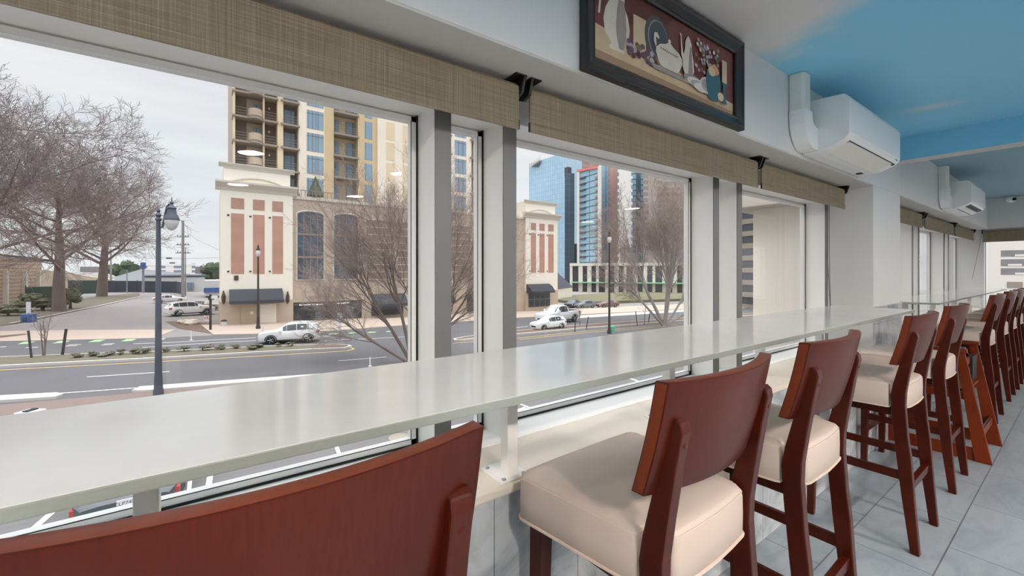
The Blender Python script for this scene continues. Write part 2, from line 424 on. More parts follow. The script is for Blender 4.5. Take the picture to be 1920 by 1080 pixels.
class MB:
    def __init__(s):
        s.v = []; s.f = []; s.mi = []; s.m = 0

    def face(s, idx):
        s.f.append(tuple(idx)); s.mi.append(s.m)

    def quadpts(s, *pts):
        b = len(s.v); s.v += [tuple(p) for p in pts]; s.face(range(b, b + len(pts)))

    def box(s, x0, x1, y0, y1, z0, z1):
        s.hexa([(x0, y0, z0), (x1, y0, z0), (x1, y1, z0), (x0, y1, z0), (x0, y0, z1), (x1, y0, z1), (x1, y1, z1), (x0, y1, z1)])

    def hexa(s, p):
        b = len(s.v); s.v += [tuple(q) for q in p]
        for f in ((0, 3, 2, 1), (4, 5, 6, 7), (0, 1, 5, 4), (1, 2, 6, 5), (2, 3, 7, 6), (3, 0, 4, 7)):
            s.face([b + i for i in f])

    def prism(s, poly, fn0, fn1):
        """two rings of a polygon: fn(p)->xyz for bottom and top"""
        n = len(poly); b = len(s.v)
        s.v += [tuple(fn0(p)) for p in poly] + [tuple(fn1(p)) for p in poly]
        s.face([b + i for i in reversed(range(n))]); s.face([b + n + i for i in range(n)])
        for i in range(n):
            j = (i + 1) % n
            s.face((b + i, b + j, b + n + j, b + n + i))

    def rings(s, rings, cap=True, closed=True):
        b = len(s.v); n = len(rings[0])
        for r in rings:
            s.v += [tuple(p) for p in r]
        for k in range(len(rings) - 1):
            for i in range(n if closed else n - 1):
                j = (i + 1) % n
                a = b + k * n
                s.face((a + i, a + j, a + n + j, a + n + i))
        if cap:
            s.face([b + i for i in reversed(range(n))]); s.face([b + (len(rings) - 1) * n + i for i in range(n)])

    def tube(s, path, rad, n=6, cap=True, closed=False):
        P = [Vector(p) for p in path]
        R = rad if isinstance(rad, (list, tuple)) else [rad] * len(P)
        rings = []
        up = None
        for i, p in enumerate(P):
            if closed:
                d = P[(i + 1) % len(P)] - P[i - 1]
            else:
                d = (P[min(i + 1, len(P) - 1)] - P[max(i - 1, 0)])
            if d.length < 1e-9:
                d = Vector((0, 0, 1))
            d.normalize()
            if up is None:
                up = Vector((0, 0, 1)) if abs(d.z) < 0.9 else Vector((1, 0, 0))
            a = d.cross(up)
            if a.length < 1e-6:
                a = d.cross(Vector((0.3, 1, 0.1)))
            a.normalize(); b = a.cross(d); up = b
            rings.append([p + (a * math.cos(2 * PI * k / n) + b * math.sin(2 * PI * k / n)) * R[i] for k in range(n)])
        if closed:
            rings.append(rings[0]); cap = False
        s.rings(rings, cap)

    def lathe(s, prof, c=(0, 0, 0), n=16, axis='z', cap=True):
        rings = []
        for r, h in prof:
            ring = []
            for k in range(n):
                a = 2 * PI * k / n
                x, y = r * math.cos(a), r * math.sin(a)
                if axis == 'z':
                    q = (c[0] + x, c[1] + y, c[2] + h)
                elif axis == 'y':
                    q = (c[0] + x, c[1] + h, c[2] + y)
                else:
                    q = (c[0] + h, c[1] + x, c[2] + y)
                ring.append(q)
            rings.append(ring)
        s.rings(rings, cap)

    def build(s, name, mats, parent=None, smooth=False, bevel=0.0, bseg=2, loc=None, rotz=0.0, subsurf=0, autosm=None):
        me = bpy.data.meshes.new(name)
        me.from_pydata(s.v, [], s.f)
        if not isinstance(mats, (list, tuple)):
            mats = [mats]
        for m in mats:
            me.materials.append(m)
        if len(mats) > 1:
            me.polygons.foreach_set('material_index', s.mi)
        bm = bmesh.new(); bm.from_mesh(me)
        bmesh.ops.recalc_face_normals(bm, faces=bm.faces)
        if bevel:
            bmesh.ops.remove_doubles(bm, verts=bm.verts, dist=1e-6)
            ed = [e for e in bm.edges if len(e.link_faces) == 2 and e.calc_face_angle(0) > 0.5]
            bmesh.ops.bevel(bm, geom=ed, offset=bevel, segments=bseg, profile=0.6, affect='EDGES', clamp_overlap=True)
        bm.to_mesh(me); bm.free()
        if smooth:
            me.polygons.foreach_set('use_smooth', [True] * len(me.polygons))
            try:
                me.set_sharp_from_angle(angle=math.radians(autosm or 40))
            except Exception:
                pass
        o = bpy.data.objects.new(name, me); COL.objects.link(o)
        if parent is not None:
            o.parent = parent
        if loc is not None:
            o.location = loc
        o.rotation_euler.z = rotz
        return o


def tag(o, label=None, cat=None, group=None, kind=None):
    if label: o['label'] = label
    if cat: o['category'] = cat
    if group: o['group'] = group
    if kind: o['kind'] = kind
    return o


def thing(name, label, cat, loc=(0, 0, 0), rotz=0.0, group=None, kind=None):
    o = bpy.data.objects.new(name, None); COL.objects.link(o)
    o.empty_display_size = 0.1
    o.location = loc; o.rotation_euler.z = rotz
    return tag(o, label, cat, group, kind)


def struct(name, mb, m, label, cat, **kw):
    o = mb.build(name, m, **kw)
    return tag(o, label, cat, kind='structure')


def copy_tree(o, parent=None):
    c = o.copy(); COL.objects.link(c)
    if parent is not None:
        c.parent = parent
    for ch in list(o.children):
        copy_tree(ch, c)
    return c


def bx(*a):
    m = MB(); m.box(*a); return m


# ------------------------------------------------------------------ room shell
ZC, ZC2, ZS = 2.288, 2.325, 1.892     # ceilings, window soffit
XF, XL, XB, XG = -0.93, -0.905, -1.155, -1.29   # fascia, ledge front, frame front, glass
YR, YP = 3.86, 4.56                   # end of first bay, start of second
YE = 9.25                             # far wall
YN, XR = -3.6, 5.2                    # unseen near wall, unseen right wall

o = struct('floor', bx(-1.0, XR, YN, YE + .3, -0.12, 0.0), FLOORM, 'pale grey marble tiled floor in running bond', 'floor')
FLMAP.inputs['Location'].default_value = (0.61, 0.40, 0.0)
struct('ceiling', bx(XF - .02, XR, YN, 4.32, ZC, ZC + .1), MURAL, 'ceiling painted as a blue sky with white clouds', 'ceiling')
struct('ceiling_far', bx(XF - .02, XR, 4.43, YE + .02, ZC2, ZC2 + .1), MURALDIM, 'far ceiling in mural blue greyed for dim light beyond the beam', 'ceiling')
m = MB(); m.box(XF + .001, XR, 4.30, 4.45, 2.118, ZC + .08); bmo = m.build('trim_1', [MURAL, SOFF])
for p in bmo.data.polygons:
    p.material_index = 0 if abs(p.normal.y) > .5 else 1
tag(bmo, 'ceiling beam with sky blue face above the far bay', 'beam', kind='structure')
struct('trim_2', bx(XF - .25, XF, YN, YP + .02, ZS, ZC + .1), GREYFR, 'white bulkhead above the near window bay', 'bulkhead', bevel=.004)
struct('trim_3', bx(XF - .25, XF, YP + .02, YE + .3, ZS, ZC2 + .1), GREYFR, 'white bulkhead above the far window bay', 'bulkhead', bevel=.004)
# soffit paint boards under the bulkheads
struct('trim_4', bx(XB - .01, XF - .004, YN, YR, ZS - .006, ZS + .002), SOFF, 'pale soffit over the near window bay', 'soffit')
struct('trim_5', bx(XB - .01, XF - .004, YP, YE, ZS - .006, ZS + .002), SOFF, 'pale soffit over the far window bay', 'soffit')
# pier
struct('wall_pier', bx(-1.36, XF, YR, YP, 0.0, ZS + .001), GREYFR, 'white wall pier between the two window bays', 'wall', bevel=.005)
struct('trim_6', bx(XF + .0005, XF + .012, YR - .004, YP + .004, 0.0, 1.02), MARBLE, 'grey marble wainscot on the pier', 'cladding', bevel=.002)
# wall under the ledge
struct('wall_left', bx(-1.32, XL - .02, YN, YR, 0.0, 0.69), MARBLE, 'grey marble clad wall under the near window ledge', 'wall')
struct('wall_left_far', bx(-1.32, XL - .02, YP, YE + .3, 0.0, 0.69), MARBLE, 'grey marble clad wall under the far window ledge', 'wall')
m = MB(); m.box(-1.145, XL, YN, 2.47, 0.69, 0.714); m.box(-1.145, XL, 2.473, YR, 0.69, 0.714)
struct('trim_7', m, LEDGE, 'cream laminate ledge below the near windows', 'ledge', bevel=.004)
struct('trim_8', bx(-1.145, XL, YP, YE, 0.69, 0.714), LEDGE, 'cream laminate ledge below the far windows', 'ledge', bevel=.004)
# unseen sides of the room
struct('wall_right', bx(XR, XR + .1, YN, YE + .3, 0, ZC2 + .1), GREYFR, 'white wall across the room from the windows', 'wall')
struct('wall_near', bx(-1.4, XR + .1, YN - .1, YN, -.1, ZC + .1), GREYFR, 'white wall behind the viewer', 'wall')
# far wall with its own window recess
struct('trim_9', bx(XF, XR, YE, YE + .25, ZS, ZC2 + .05), GREYFR, 'white bulkhead over the far end window', 'bulkhead')
struct('wall_far', bx(-1.32, XR, YE + .02, YE + .3, 0.0, 0.69), MARBLE, 'grey marble clad wall under the far end window', 'wall')
struct('trim_10', bx(-1.1, XR, YE, YE + .23, 0.69, 0.714), LEDGE, 'cream laminate ledge under the far end window', 'ledge', bevel=.004)
struct('wall_far_corner', bx(-1.36, -0.985, YE + .22, YE + .40, 0.7, ZS + .1), GREYFR, 'white corner post between far bay and end window', 'wall', bevel=.004)
struct('trim_11', bx(-1.36, XR, YE + .22, YE + .40, ZS, ZC2 + .2), SOFF, 'white head board above the end window', 'trim')

# ------------------------------------------------------------------ windows
wn = [0]


def window_bay(y0, y1, fins, last_label):
    wn[0] += 1
    root = thing('window_%d' % wn[0], last_label, 'window', (XG, (y0 + y1) / 2, .714), kind='structure')
    ox, oy, oz = root.location

    def P(mb, name, m, **kw):
        mb.v = [(x - ox, y - oy, z - oz) for x, y, z in mb.v]
        return mb.build(name, m, root, **kw)
    t = .056
    zb, zt = .7175, 1.778
    P(bx(XG - .03, XB + .012, y0, y1, .70, zb), 'sill', WHITE, bevel=.003)
    P(bx(XG - .03, XB, y0, y1, zt, ZS + .02), 'head', WHITE, bevel=.003)
    for f in fins:
        mu = P(bx(XG - .03, XB - .004, f, f + t, zb - .002, zt + .002), 'mullion', WHITE, bevel=.002)
        cp = P(bx(XB - .004, XB, f + .001, f + t - .001, zb, zt), 'mullion_shade', SHADEG, bevel=.001); cp['label'] = 'grey strip painting shade on the white front'
    edges = [y0] + [e for f in fins for e in (f, f + t)] + [y1]
    for k in range(0, len(edges), 2):
        a, b = edges[k], edges[k + 1]
        if b - a < .06:
            continue
        g = MB(); w = .006; d0, d1 = XG - .004, XG + .012
        for (p, q, r, s2) in ((a, a + w, zb, zt), (b - w, b, zb, zt), (a, b, zb, zb + w)):
            g.box(d0, d1, p, q, r, s2)
        P(g, 'gasket', GASK)
        g = MB(); i = w; w2 = .016; d0, d1 = XG - .02, XG + .009
        for (p, q, r, s2) in ((a + i, a + i + w2, zb + i, zt - i), (b - i - w2, b - i, zb + i, zt - i), (a + i, b - i, zb + i, zb + i + w2), (a + i, b - i, zt - i - w2, zt - i)):
            g.box(d0, d1, p, q, r, s2)
        P(g, 'glazing_bead', WHITE)
        i2 = i + w2; gw = .002
        g = MB(); d0, d1 = XG + .0085, XG + .0102
        for (p, q, r, s2) in ((a + i2, a + i2 + gw, zb + i2, zt - i2), (b - i2 - gw, b - i2, zb + i2, zt - i2), (a + i2, b - i2, zb + i2, zb + i2 + gw)):
            g.box(d0, d1, p, q, r, s2)
        P(g, 'inner_seal', GASK)
        for off, tilt in ((.0, 0.0), (-.014, .0045)):
            g = MB()
            x0 = XG - .002 + off
            g.quadpts((x0 - tilt * (b - a), b - .012, zb + .01), (x0, a + .012, zb + .01), (x0, a + .012, zt - .01), (x0 - tilt * (b - a), b - .012, zt - .01))
            P(g, 'glass_pane', GLASS)
    return root


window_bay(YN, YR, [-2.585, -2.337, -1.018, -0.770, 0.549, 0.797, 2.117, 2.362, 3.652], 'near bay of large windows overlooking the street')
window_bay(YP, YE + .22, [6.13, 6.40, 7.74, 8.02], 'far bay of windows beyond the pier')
# end window, facing down the street
wn[0] += 1
root = thing('window_3', 'wide end window at the far end of the room', 'window', (2, YE + .36, .714), kind='structure')


def Pw(mb, name, m, **kw):
    mb.v = [(x - 2, y - (YE + .36), z - .714) for x, y, z in mb.v]
    return mb.build(name, m, root, **kw)


Pw(bx(-.985, XR, YE + .23, YE + .39, .70, .722), 'sill', WHITE)
Pw(bx(-.985, XR, YE + .23, YE + .39, 1.778, ZS), 'head', WHITE)
for xx in (1.2, 3.2):
    Pw(bx(xx, xx + .05, YE + .23, YE + .39, .722, 1.778), 'mullion', WHITE)
g = MB(); g.box(-.985, -.981, YE + .35, YE + .37, .722, 1.778); g.box(-.985, XR, YE + .35, YE + .37, .722, .73); Pw(g, 'gasket', GASK)
for a, b in ((-.98, 1.2), (1.25, 3.2), (3.25, XR)):
    g = MB(); g.quadpts((a, YE + .36, .725), (b, YE + .36, .725), (b, YE + .36, 1.775), (a, YE + .36, 1.775)); Pw(g, 'glass_pane', GLASS)

# ------------------------------------------------------------------ roller blinds


def blind(y0, y1, label, zb=1.722, x=-1.08, axis='y', cord=None, hem=.034):
    L = y1 - y0
    r = thing('roller_blind', label, 'blind', (x, (y0 + y1) / 2, ZS - .006) if axis == 'y' else ((y0 + y1) / 2, x, ZS - .006), 0 if axis == 'y' else -PI / 2, 'rolled up blinds over the windows')
    zt = -.012
    h = zb - (ZS - .006)
    g = MB()   # fabric: falls off the front of the roll
    prof = [(-.030, zt - .030), (-.022, zt - .010), (-.004, zt - .002), (.012, zt - .006), (.020, zt - .016), (.021, zt - .03), (.020, h + hem), (.0195, h + hem - .002), (.0215, h + hem - .006), (.0225, h + .004), (.020, h), (.016, h + .001), (.0155, h + .006), (.016, h + hem), (.016, zt - .035)]
    for i in range(len(prof) - 1):
        (xa, za), (xb, zc) = prof[i], prof[i + 1]
        g.quadpts((xa, -L / 2 + .012, za), (xa, L / 2 - .012, za), (xb, L / 2 - .012, zc), (xb, -L / 2 + .012, zc))
    g.build('fabric', FABRIC, r)
    g = MB(); g.lathe([(.019, -L / 2 + .014), (.019, L / 2 - .014)], (-.002, 0, zt - .026), 12, 'y'); g.build('roller_tube', CEDGE, r, smooth=True)
    for sgn in (-1, 1):
        g = MB(); yy = sgn * (L / 2 - .0115); g.box(.0155, .0225, yy - .0015, yy + .0015, h + .001, h + .03); g.build('hem_cap', BLACKP, r)
    for sgn in (-1, 1):
        g = MB()
        yy = sgn * (L / 2 - .005)
        ya, yb = sorted((yy + sgn * .007, yy - sgn * .036)); g.box(-.03, .046, ya, yb, -.004, 0)
        g.prism([(-.03, 0), (.046, 0), (.03, -.05), (.0, -.062), (-.03, -.05)], lambda p: (p[0], yy - .005, p[1]), lambda p: (p[0], yy + .005, p[1]))
        g.build('bracket', BLACKP, r, bevel=.001)
    if cord:
        for pts in cord:
            g = MB(); g.tube([(p[0], p[1], p[2]) for p in pts], .0022, 5); g.build('pull_cord', CORD, r, smooth=True)
    return r


blind(-.775, .803, 'brown woven blind over the large window nearest the viewer')
blind(.823, 2.400, 'brown woven blind under the framed still life picture')
blind(2.420, 3.735, 'brown woven blind beneath the large air conditioner', cord=[[(-.06, .60, -.02), (-.062, .61, -.5), (-.05, .595, -.86)], [(-.06, .575, -.02), (-.064, .58, -.5), (-.05, .59, -.88)]])
blind(4.60, 6.05, 'brown woven blind just beyond the white pier')
blind(6.15, 7.70, 'brown woven blind under the smaller air conditioner', cord=[[(-.05, .69, -.02), (-.055, .665, -.4), (-.05, .63, -.84)], [(-.05, .72, -.02), (-.055, .70, -.4), (-.05, .66, -.84)]])
blind(7.76, 9.22, 'brown woven blind filling the far corner of the long wall')
blind(-1.00, 1.10, 'brown woven blind over the end window', zb=1.70, x=YE + .15, axis='x', cord=[[(.0, -1.05, -.03), (.0, -1.09, -.35), (.0, -1.15, -.74)]])

# ------------------------------------------------------------------ bar counters on posts


def post(parent, x, y, h):
    p = bx(x - .017, x + .018, y - .016, y + .018, 0, h).build('support_post', WHITE, parent, bevel=.002)
    g = bx(x - .075, x + .030, y - .045, y + .05, 0, .006).build('base_plate', WHITE, p, bevel=.0015)
    for dx, dy in ((.02, -.03), (.02, .036), (-.062, -.03)):
        s = MB(); s.lathe([(.006, 0), (.006, .002), (.003, .0035)], (x + dx, y + dy, .006), 8); s.build('screw', STEEL, p, smooth=True)
    return p


r = thing('bar_counter', 'long glossy white glass bar counter along the near windows', 'counter', (-.79, 1.2, .714))
ct = MB()
ct.box(-.982 + .79, -.600 + .79, -3.2 - 1.2, 3.24 - 1.2, 1.041 - .714, 1.0573 - .714)
co = ct.build('countertop', [CTOP, CEDGE], r, bevel=.0022, bseg=2)
for p in co.data.polygons:
    p.material_index = 0 if p.normal.z > .5 else 1
for y in (-2.31, -1.565, -.82, -.085, .672, 1.412, 2.155, 2.90):
    post(r, -.947 + .79, y - 1.2, 1.041 - .714)

r = thing('bar_counter', 'thin pale glass bar counter along the far bay past the pier', 'counter', (-.9, 6.9, .714))
g = MB()
poly = [(-.73, 4.72), (-.73, 9.10), (-1.10, 9.10), (-1.10, 4.63), (-.93, 4.63), (-.80, 4.70)]
g.prism(poly, lambda p: (p[0] + .9, p[1] - 6.9, 1.005 - .714), lambda p: (p[0] + .9, p[1] - 6.9, 1.020 - .714))
co = g.build('countertop', [CTOP, CEDGE], r, bevel=.002)
for p in co.data.polygons:
    p.material_index = 0 if p.normal.z > .5 else 1
for y in (4.85, 5.9, 6.95, 8.0, 8.95):
    post(r, -.96 + .9, y - 6.9, 1.005 - .714)

# ------------------------------------------------------------------ bar stools


def make_stool():
    r = thing('bar_stool', '', 'stool', (0, 0, 0), 0, 'cherry bar stools along the counter')
    # padded seat
    out = []

    def arc(cx, cy, rad, a0, a1, n=5):
        return [(cx + rad * math.cos(a0 + (a1 - a0) * k / n), cy + rad * math.sin(a0 + (a1 - a0) * k / n)) for k in range(n + 1)]
    half = [(-.183, 0.0), (-.183, .1), (-.181, .17)] + arc(-.152, .212, .028, PI, PI / 2 + .16, 4) + [(-.03, .224), (.08, .212), (.150, .203), (.160, .198), (.161, .171), (.168, .163), (.196, .160)] + arc(.196, .135, .022, PI / 2, 0.0, 3) + [(.222, .07), (.224, 0.0)]
    out = half + [(x, -y) for x, y in reversed(half[1:-1])]
    g = MB()

    def ring(sc, z, crown=0):
        cx = .02
        return [(cx + (x - cx) * sc, y * sc, z + crown) for x, y in out]
    g.rings([ring(.975, .640), ring(1.0, .644), ring(1.004, .69), ring(1.0, .736), ring(.985, .749), ring(.955, .757), ring(.86, .763), ring(.6, .768), ring(.25, .770)], True)
    g.build('seat', VINYL, r, smooth=True, autosm=60)
    for z, rad, sc in ((.6445, .0035, 1.006), (.7455, .0016, .992)):
        g = MB(); g.tube([(.02 + (x - .02) * sc, y * sc, z) for x, y in out], rad, 5, closed=True); g.build('piping', PIPING, r, smooth=True)
    # hidden seat frame
    bx(-.150, .165, -.175, .175, .600, .641).build('seat_frame', WOOD, r, bevel=.003)
    # rear legs sweeping up behind the back
    prof = [(.235, 0), (.205, .25), (.187, .43), (.172, .60), (.167, .70), (.176, .755), (.205, .875), (.2235, .956), (.232, .992), (.240, 1.003), (.250, 1.004), (.259, .995), (.262, .978), (.250, .915), (.232, .80), (.221, .72), (.219, .66), (.228, .52), (.238, .43), (.252, .2), (.267, 0)]
    for s in (-1, 1):
        yc = s * .187
        g = MB()
        g.prism(prof, lambda p: (p[0], yc - .0165, p[1]), lambda p: (p[0], yc + .0165, p[1]))
        g.build('rear_leg', WOOD, r, bevel=.004)
        g = MB()
        z1 = .640
        g.hexa([(-.168, s * .195 - .015, 0), (-.138, s * .195 - .015, 0), (-.138, s * .195 + .015, 0), (-.168, s * .195 + .015, 0),
                (-.165, s * .185 - .021, z1), (-.120, s * .185 - .021, z1), (-.120, s * .185 + .021, z1), (-.165, s * .185 + .021, z1)])
        g.build('front_leg', WOOD, r, bevel=.003)
        g = MB(); g.hexa([(-.14, s * .190 - .010, .318), (.200, s * .187 - .010, .318), (.200, s * .187 + .010, .318), (-.14, s * .190 + .010, .318),
                          (-.14, s * .190 - .010, .356), (.200, s * .187 - .010, .356), (.200, s * .187 + .010, .356), (-.14, s * .190 + .010, .356)])
        g.build('side_rail', WOOD, r, bevel=.003)
        # bolt cover on the leg
        g = MB(); g.lathe([(.006, 0), (.006, .0015), (.004, .0025)], (.2565, yc, .955), 10, 'x'); g.build('bolt_cover', WOOD, r, smooth=True)
    bx(.212, .236, -.175, .175, .268, .304).build('back_rail', WOOD, r, bevel=.003)
    bx(-.166, -.142, -.180, .180, .225, .265).build('foot_rail', WOOD, r, bevel=.003)
    # curved plywood back
    g = MB(); nY, nZ = 20, 6
    hw = .226

    def pt(i, k, side):
        y = -hw + 2 * hw * i / nY
        z = .846 + (1.075 - .846) * k / nZ
        lean = (z - .846) / (1.075 - .846)
        x = .1785 + .0545 * lean + .004 * math.sin(lean * PI) + .030 * (1 - (y / .19) ** 2) * (1 if side == 0 else 1)
        return (x + (0 if side else .029), y, z)
    v = [[[pt(i, k, s) for k in range(nZ + 1)] for i in range(nY + 1)] for s in (0, 1)]
    idx = {}
    for s in (0, 1):
        for i in range(nY + 1):
            for k in range(nZ + 1):
                idx[s, i, k] = len(g.v); g.v.append(v[s][i][k])
    for s in (0, 1):
        for i in range(nY):
            for k in range(nZ):
                g.face((idx[s, i, k], idx[s, i + 1, k], idx[s, i + 1, k + 1], idx[s, i, k + 1]))
    g.m = 1
    for i in range(nY):
        for k in (0, nZ):
            g.face((idx[0, i, k], idx[0, i + 1, k], idx[1, i + 1, k], idx[1, i, k]))
    for k in range(nZ):
        for i in (0, nY):
            g.face((idx[0, i, k], idx[0, i, k + 1], idx[1, i, k + 1], idx[1, i, k]))
    g.build('backrest', [WOOD, WOODE], r, smooth=True, bevel=.003, bseg=2)
    return r


ST0 = make_stool()
stools = [(-.735, .070, .0, 'nearest bar stool, its dark wooden back filling the lower left'),
          (-.723, .895, .035, 'bar stool in front, whole beige seat showing beside a counter post'),
          (-.735, 1.590, .02, 'second bar stool beyond the nearest back, one place past the large beige seat'),
          (-.740, 2.775, .0, 'bar stool at the end of the near counter, last one before the pier'),
          (-.745, 3.660, .0, 'bar stool standing against the pier beside the child seat'),
          (-.755, 5.530, .0, 'first bar stool past the wooden child high chair'),
          (-.760, 6.530, .0, 'second bar stool past the wooden child high chair'),
          (-.755, 7.245, .0, 'third bar stool past the wooden child high chair'),
          (-.755, 7.960, .0, 'fourth bar stool past the high chair, near the end window'),
          (-.755, 8.700, .0, 'last bar stool in the row, closest to the end window')]
for i, (x, y, a, lab) in enumerate(stools):
    s = ST0 if i == 0 else copy_tree(ST0)
    s.location = (x + .013, y, 0); s.rotation_euler.z = a; s['label'] = lab

# ------------------------------------------------------------------ child high chair
r = thing('high_chair', 'reddish wooden child high chair with black straps among the bar stools', 'high chair', (-.68, 4.43, 0))
W2 = .255
for s in (-1, 1):
    y = s * W2
    for nm, prof in (('rear_leg', [(.283, 0), (.205, 0), (.115, .72), (.158, .72)]), ('front_leg', [(-.30, 0), (-.225, 0), (.04, .68), (-.015, .72)])):
        g = MB(); g.prism(prof, lambda p: (p[0], y - .011, p[1]), lambda p: (p[0], y + .011, p[1])); g.build(nm, WOODH, r, bevel=.003)
    g = MB(); g.prism([(-.30, 0), (.283, 0), (.262, .085), (-.27, .085)], lambda p: (p[0], y * .965 - .009, p[1]), lambda p: (p[0], y * .965 + .009, p[1])); g.build('base_rail', WOODH, r, bevel=.003)
    g = MB(); g.prism([(-.14, .40), (.17, .40), (.16, .45), (-.12, .45)], lambda p: (p[0], y * .965 - .009, p[1]), lambda p: (p[0], y * .965 + .009, p[1])); g.build('side_rail', WOODH, r, bevel=.003)
    bx(-.16, .17, y - .02, y + .02, .72, .745).build('arm_rail', WOODH, r, bevel=.004)
bx(.215, .235, -W2 + .011, W2 - .011, .15, .20).build('rear_rail', WOODH, r, bevel=.003)
bx(.222, .228, -W2 + .012, W2 - .012, .208, .214).build('steel_rod', STEEL, r)
bx(-.13, .17, -W2 + .02, W2 - .02, .45, .468).build('seat', WOODH, r, bevel=.003)
for z in (.53, .61):
    bx(.135, .150, -W2 + .011, W2 - .011, z, z + .045).build('back_slat', WOODH, r, bevel=.003)
bx(-.17, -.155, -W2 + .011, W2 - .011, .64, .69).build('front_bar', WOODH, r, bevel=.003)
g = MB(); g.tube([(.13, -.20, .60), (.10, -.10, .70), (.03, .02, .73), (.10, .13, .69), (.14, .2, .60)], .014, 6); g.build('safety_strap', BLACKP, r, smooth=True)
g = MB()
for k in range(7):
    g.box(.152, .162, .02 + k * .03, .045 + k * .03, .50 - k * .004, .66)
g.build('strap_webbing', BLACKP, r)
bx(.10, .16, -W2 - .004, -W2 + .03, .735, .755).build('buckle', STEEL, r, bevel=.003)
g = MB()
g.box(-.03, .03, .03, .14, .21, .24); g.tube([(0, .085, .24), (0, .085, .45)], .012, 6)
g.build('strap_end', BLACKP, r)

# ------------------------------------------------------------------ air conditioners


def aircon(y0, y1, label, openvent):
    L = y1 - y0; yc = (y0 + y1) / 2
    r = thing('air_conditioner', label, 'air conditioner', (XF, yc, 1.90))
    prof = [(0, .285), (.185, .275), (.203, .255), (.210, .235), (.210, .075), (.204, .058), (.185, .040), (.12, .012), (.06, .0), (0, .0)]
    g = MB(); g.prism(prof, lambda p: (p[0] + .003, -L / 2, p[1]), lambda p: (p[0] + .003, L / 2, p[1]))
    g.build('housing', ACW, r, bevel=.008, bseg=3)

    def under(a, b, y_0, y_1, m, name, off=.0015, th=.004):
        # a flap lying on the sloping underside between fractions a,b of its run
        p0, p1 = Vector((.06, .0)), Vector((.192, .046))
        d = p1 - p0; nrm = Vector((d.y, -d.x)).normalized()
        q0, q1 = p0 + d * a, p0 + d * b
        g = MB()
        A = [q0 + nrm * off, q1 + nrm * off, q1 + nrm * (off + th), q0 + nrm * (off + th)]
        g.prism([(p.x + .003, p.y) for p in A], lambda p: (p[0], y_0, p[1]), lambda p: (p[0], y_1, p[1]))
        return g.build(name, m, r, bevel=.001)
    if openvent:
        under(.25, .98, -L / 2 + .09, L / 2 - .05, DARKV, 'air_outlet', .0, .006)
        under(.5, .66, -L / 2 + .16, L / 2 - .12, ACV, 'louvre', .007, .006)
    else:
        under(.22, .99, -L / 2 + .06, L / 2 - .03, DARKV, 'air_outlet', .0, .004)
        under(.24, .96, -L / 2 + .065, L / 2 - .09, ACV, 'louvre', .004, .005)
        g = MB(); g.box(.03, .06, L / 2 - .16, L / 2 - .12, -.004, .001); g.build('indicator_light', DARKV, r)
    g = MB(); g.box(.2115, .2130, L / 2 - .10, L / 2 - .06, .055, .062); g.build('badge', STEEL, r)
    # pipe cover down the wall
    zt = (ZC if y0 < 4.4 else ZC2) - 1.90
    ya, yb = -L / 2 - .165, -L / 2 - .075
    g = MB(); g.prism([(0, ya), (.055, ya), (.068, ya + .012), (.068, yb - .012), (.055, yb), (0, yb)], lambda p: (p[0] + .002, p[1], .165), lambda p: (p[0] + .002, p[1], zt - .002))
    g.build('pipe_cover', ACV, r, bevel=.003)
    pts = []
    for k in range(7):
        a = PI + (PI / 2) * k / 6
        pts.append((yb + .03 + (yb + .03 - ya + .006) * math.cos(a), .165 + (.155) * math.sin(a)))
    poly = [(ya - .006, .20)] + pts + [(-L / 2 + .006, .012), (-L / 2 + .006, .125), (yb + .02, .14), (yb + .006, .16), (yb + .006, .20)]
    g = MB(); g.prism(poly, lambda p: (.002, p[0], p[1]), lambda p: (.076, p[0], p[1])); g.build('pipe_elbow', ACW, r, bevel=.005)
    return r


aircon(2.60, 3.517, 'large white wall air conditioner near the ceiling with closed louvre', False)
aircon(6.12, 6.99, 'smaller looking white air conditioner on the far bulkhead with open dark outlet', True)

# ------------------------------------------------------------------ framed still life
PY0, PY1, PZ0, PZ1 = .925, 1.905, 1.893, 2.276
r = thing('framed_picture', 'black framed still life painting hung above the windows', 'picture', (XF, (PY0 + PY1) / 2, (PZ0 + PZ1) / 2))
w, h = (PY1 - PY0) / 2, (PZ1 - PZ0) / 2
prof = [(0.0, 0.0), (0.0, .024), (.006, .030), (.014, .030), (.018, .025), (.044, .016), (.049, .018), (.055, .012), (.055, .0)]   # inward, height
g = MB()
rings = []
for q, d in prof:
    rings.append([(d + .003, -w + q, -h + q), (d + .003, w - q, -h + q), (d + .003, w - q, h - q), (d + .003, -w + q, h - q)])
g.rings(rings, cap=False)
g.build('frame', FRAMEB, r)
g = MB()
for k in range(80):
    for zz in (-h, h):
        yk = -w + (k + .5) * 2 * w / 80
        g.box(.027, .031, yk - .003, yk + .003, zz - (.004 if zz > 0 else -.001), zz + (-.001 if zz > 0 else .004))
g.build('beading', FRAMEB, r)
# the painting: flat paint shapes laid one over another
PCOL = {'wall': (104, 54, 52), 'table': (196, 172, 140), 'shade': (150, 122, 96), 'white': (222, 212, 198), 'cream': (212, 190, 156), 'grey': (150, 140, 134), 'slate': (66, 72, 80), 'grape': (92, 68, 92), 'leaf': (112, 104, 70), 'teal': (44, 88, 100), 'peach': (206, 148, 108), 'lilac': (168, 160, 176), 'wine': (84, 36, 40)}
pm = {k: mat('oil_' + k, c, 0.45, var=0.18, scale=22, bump=.05, bscale=300) for k, c in PCOL.items()}
names = list(PCOL)
g = MB(); IW, IH = w - .055, h - .055
lay = [0]


def shape(poly, cname):
    lay[0] += 1
    d = .006 + lay[0] * .00006
    g.m = names.index(cname)
    g.quadpts(*[(d, -IW + p[0] * 2 * IW, -IH + p[1] * 2 * IH) for p in poly])


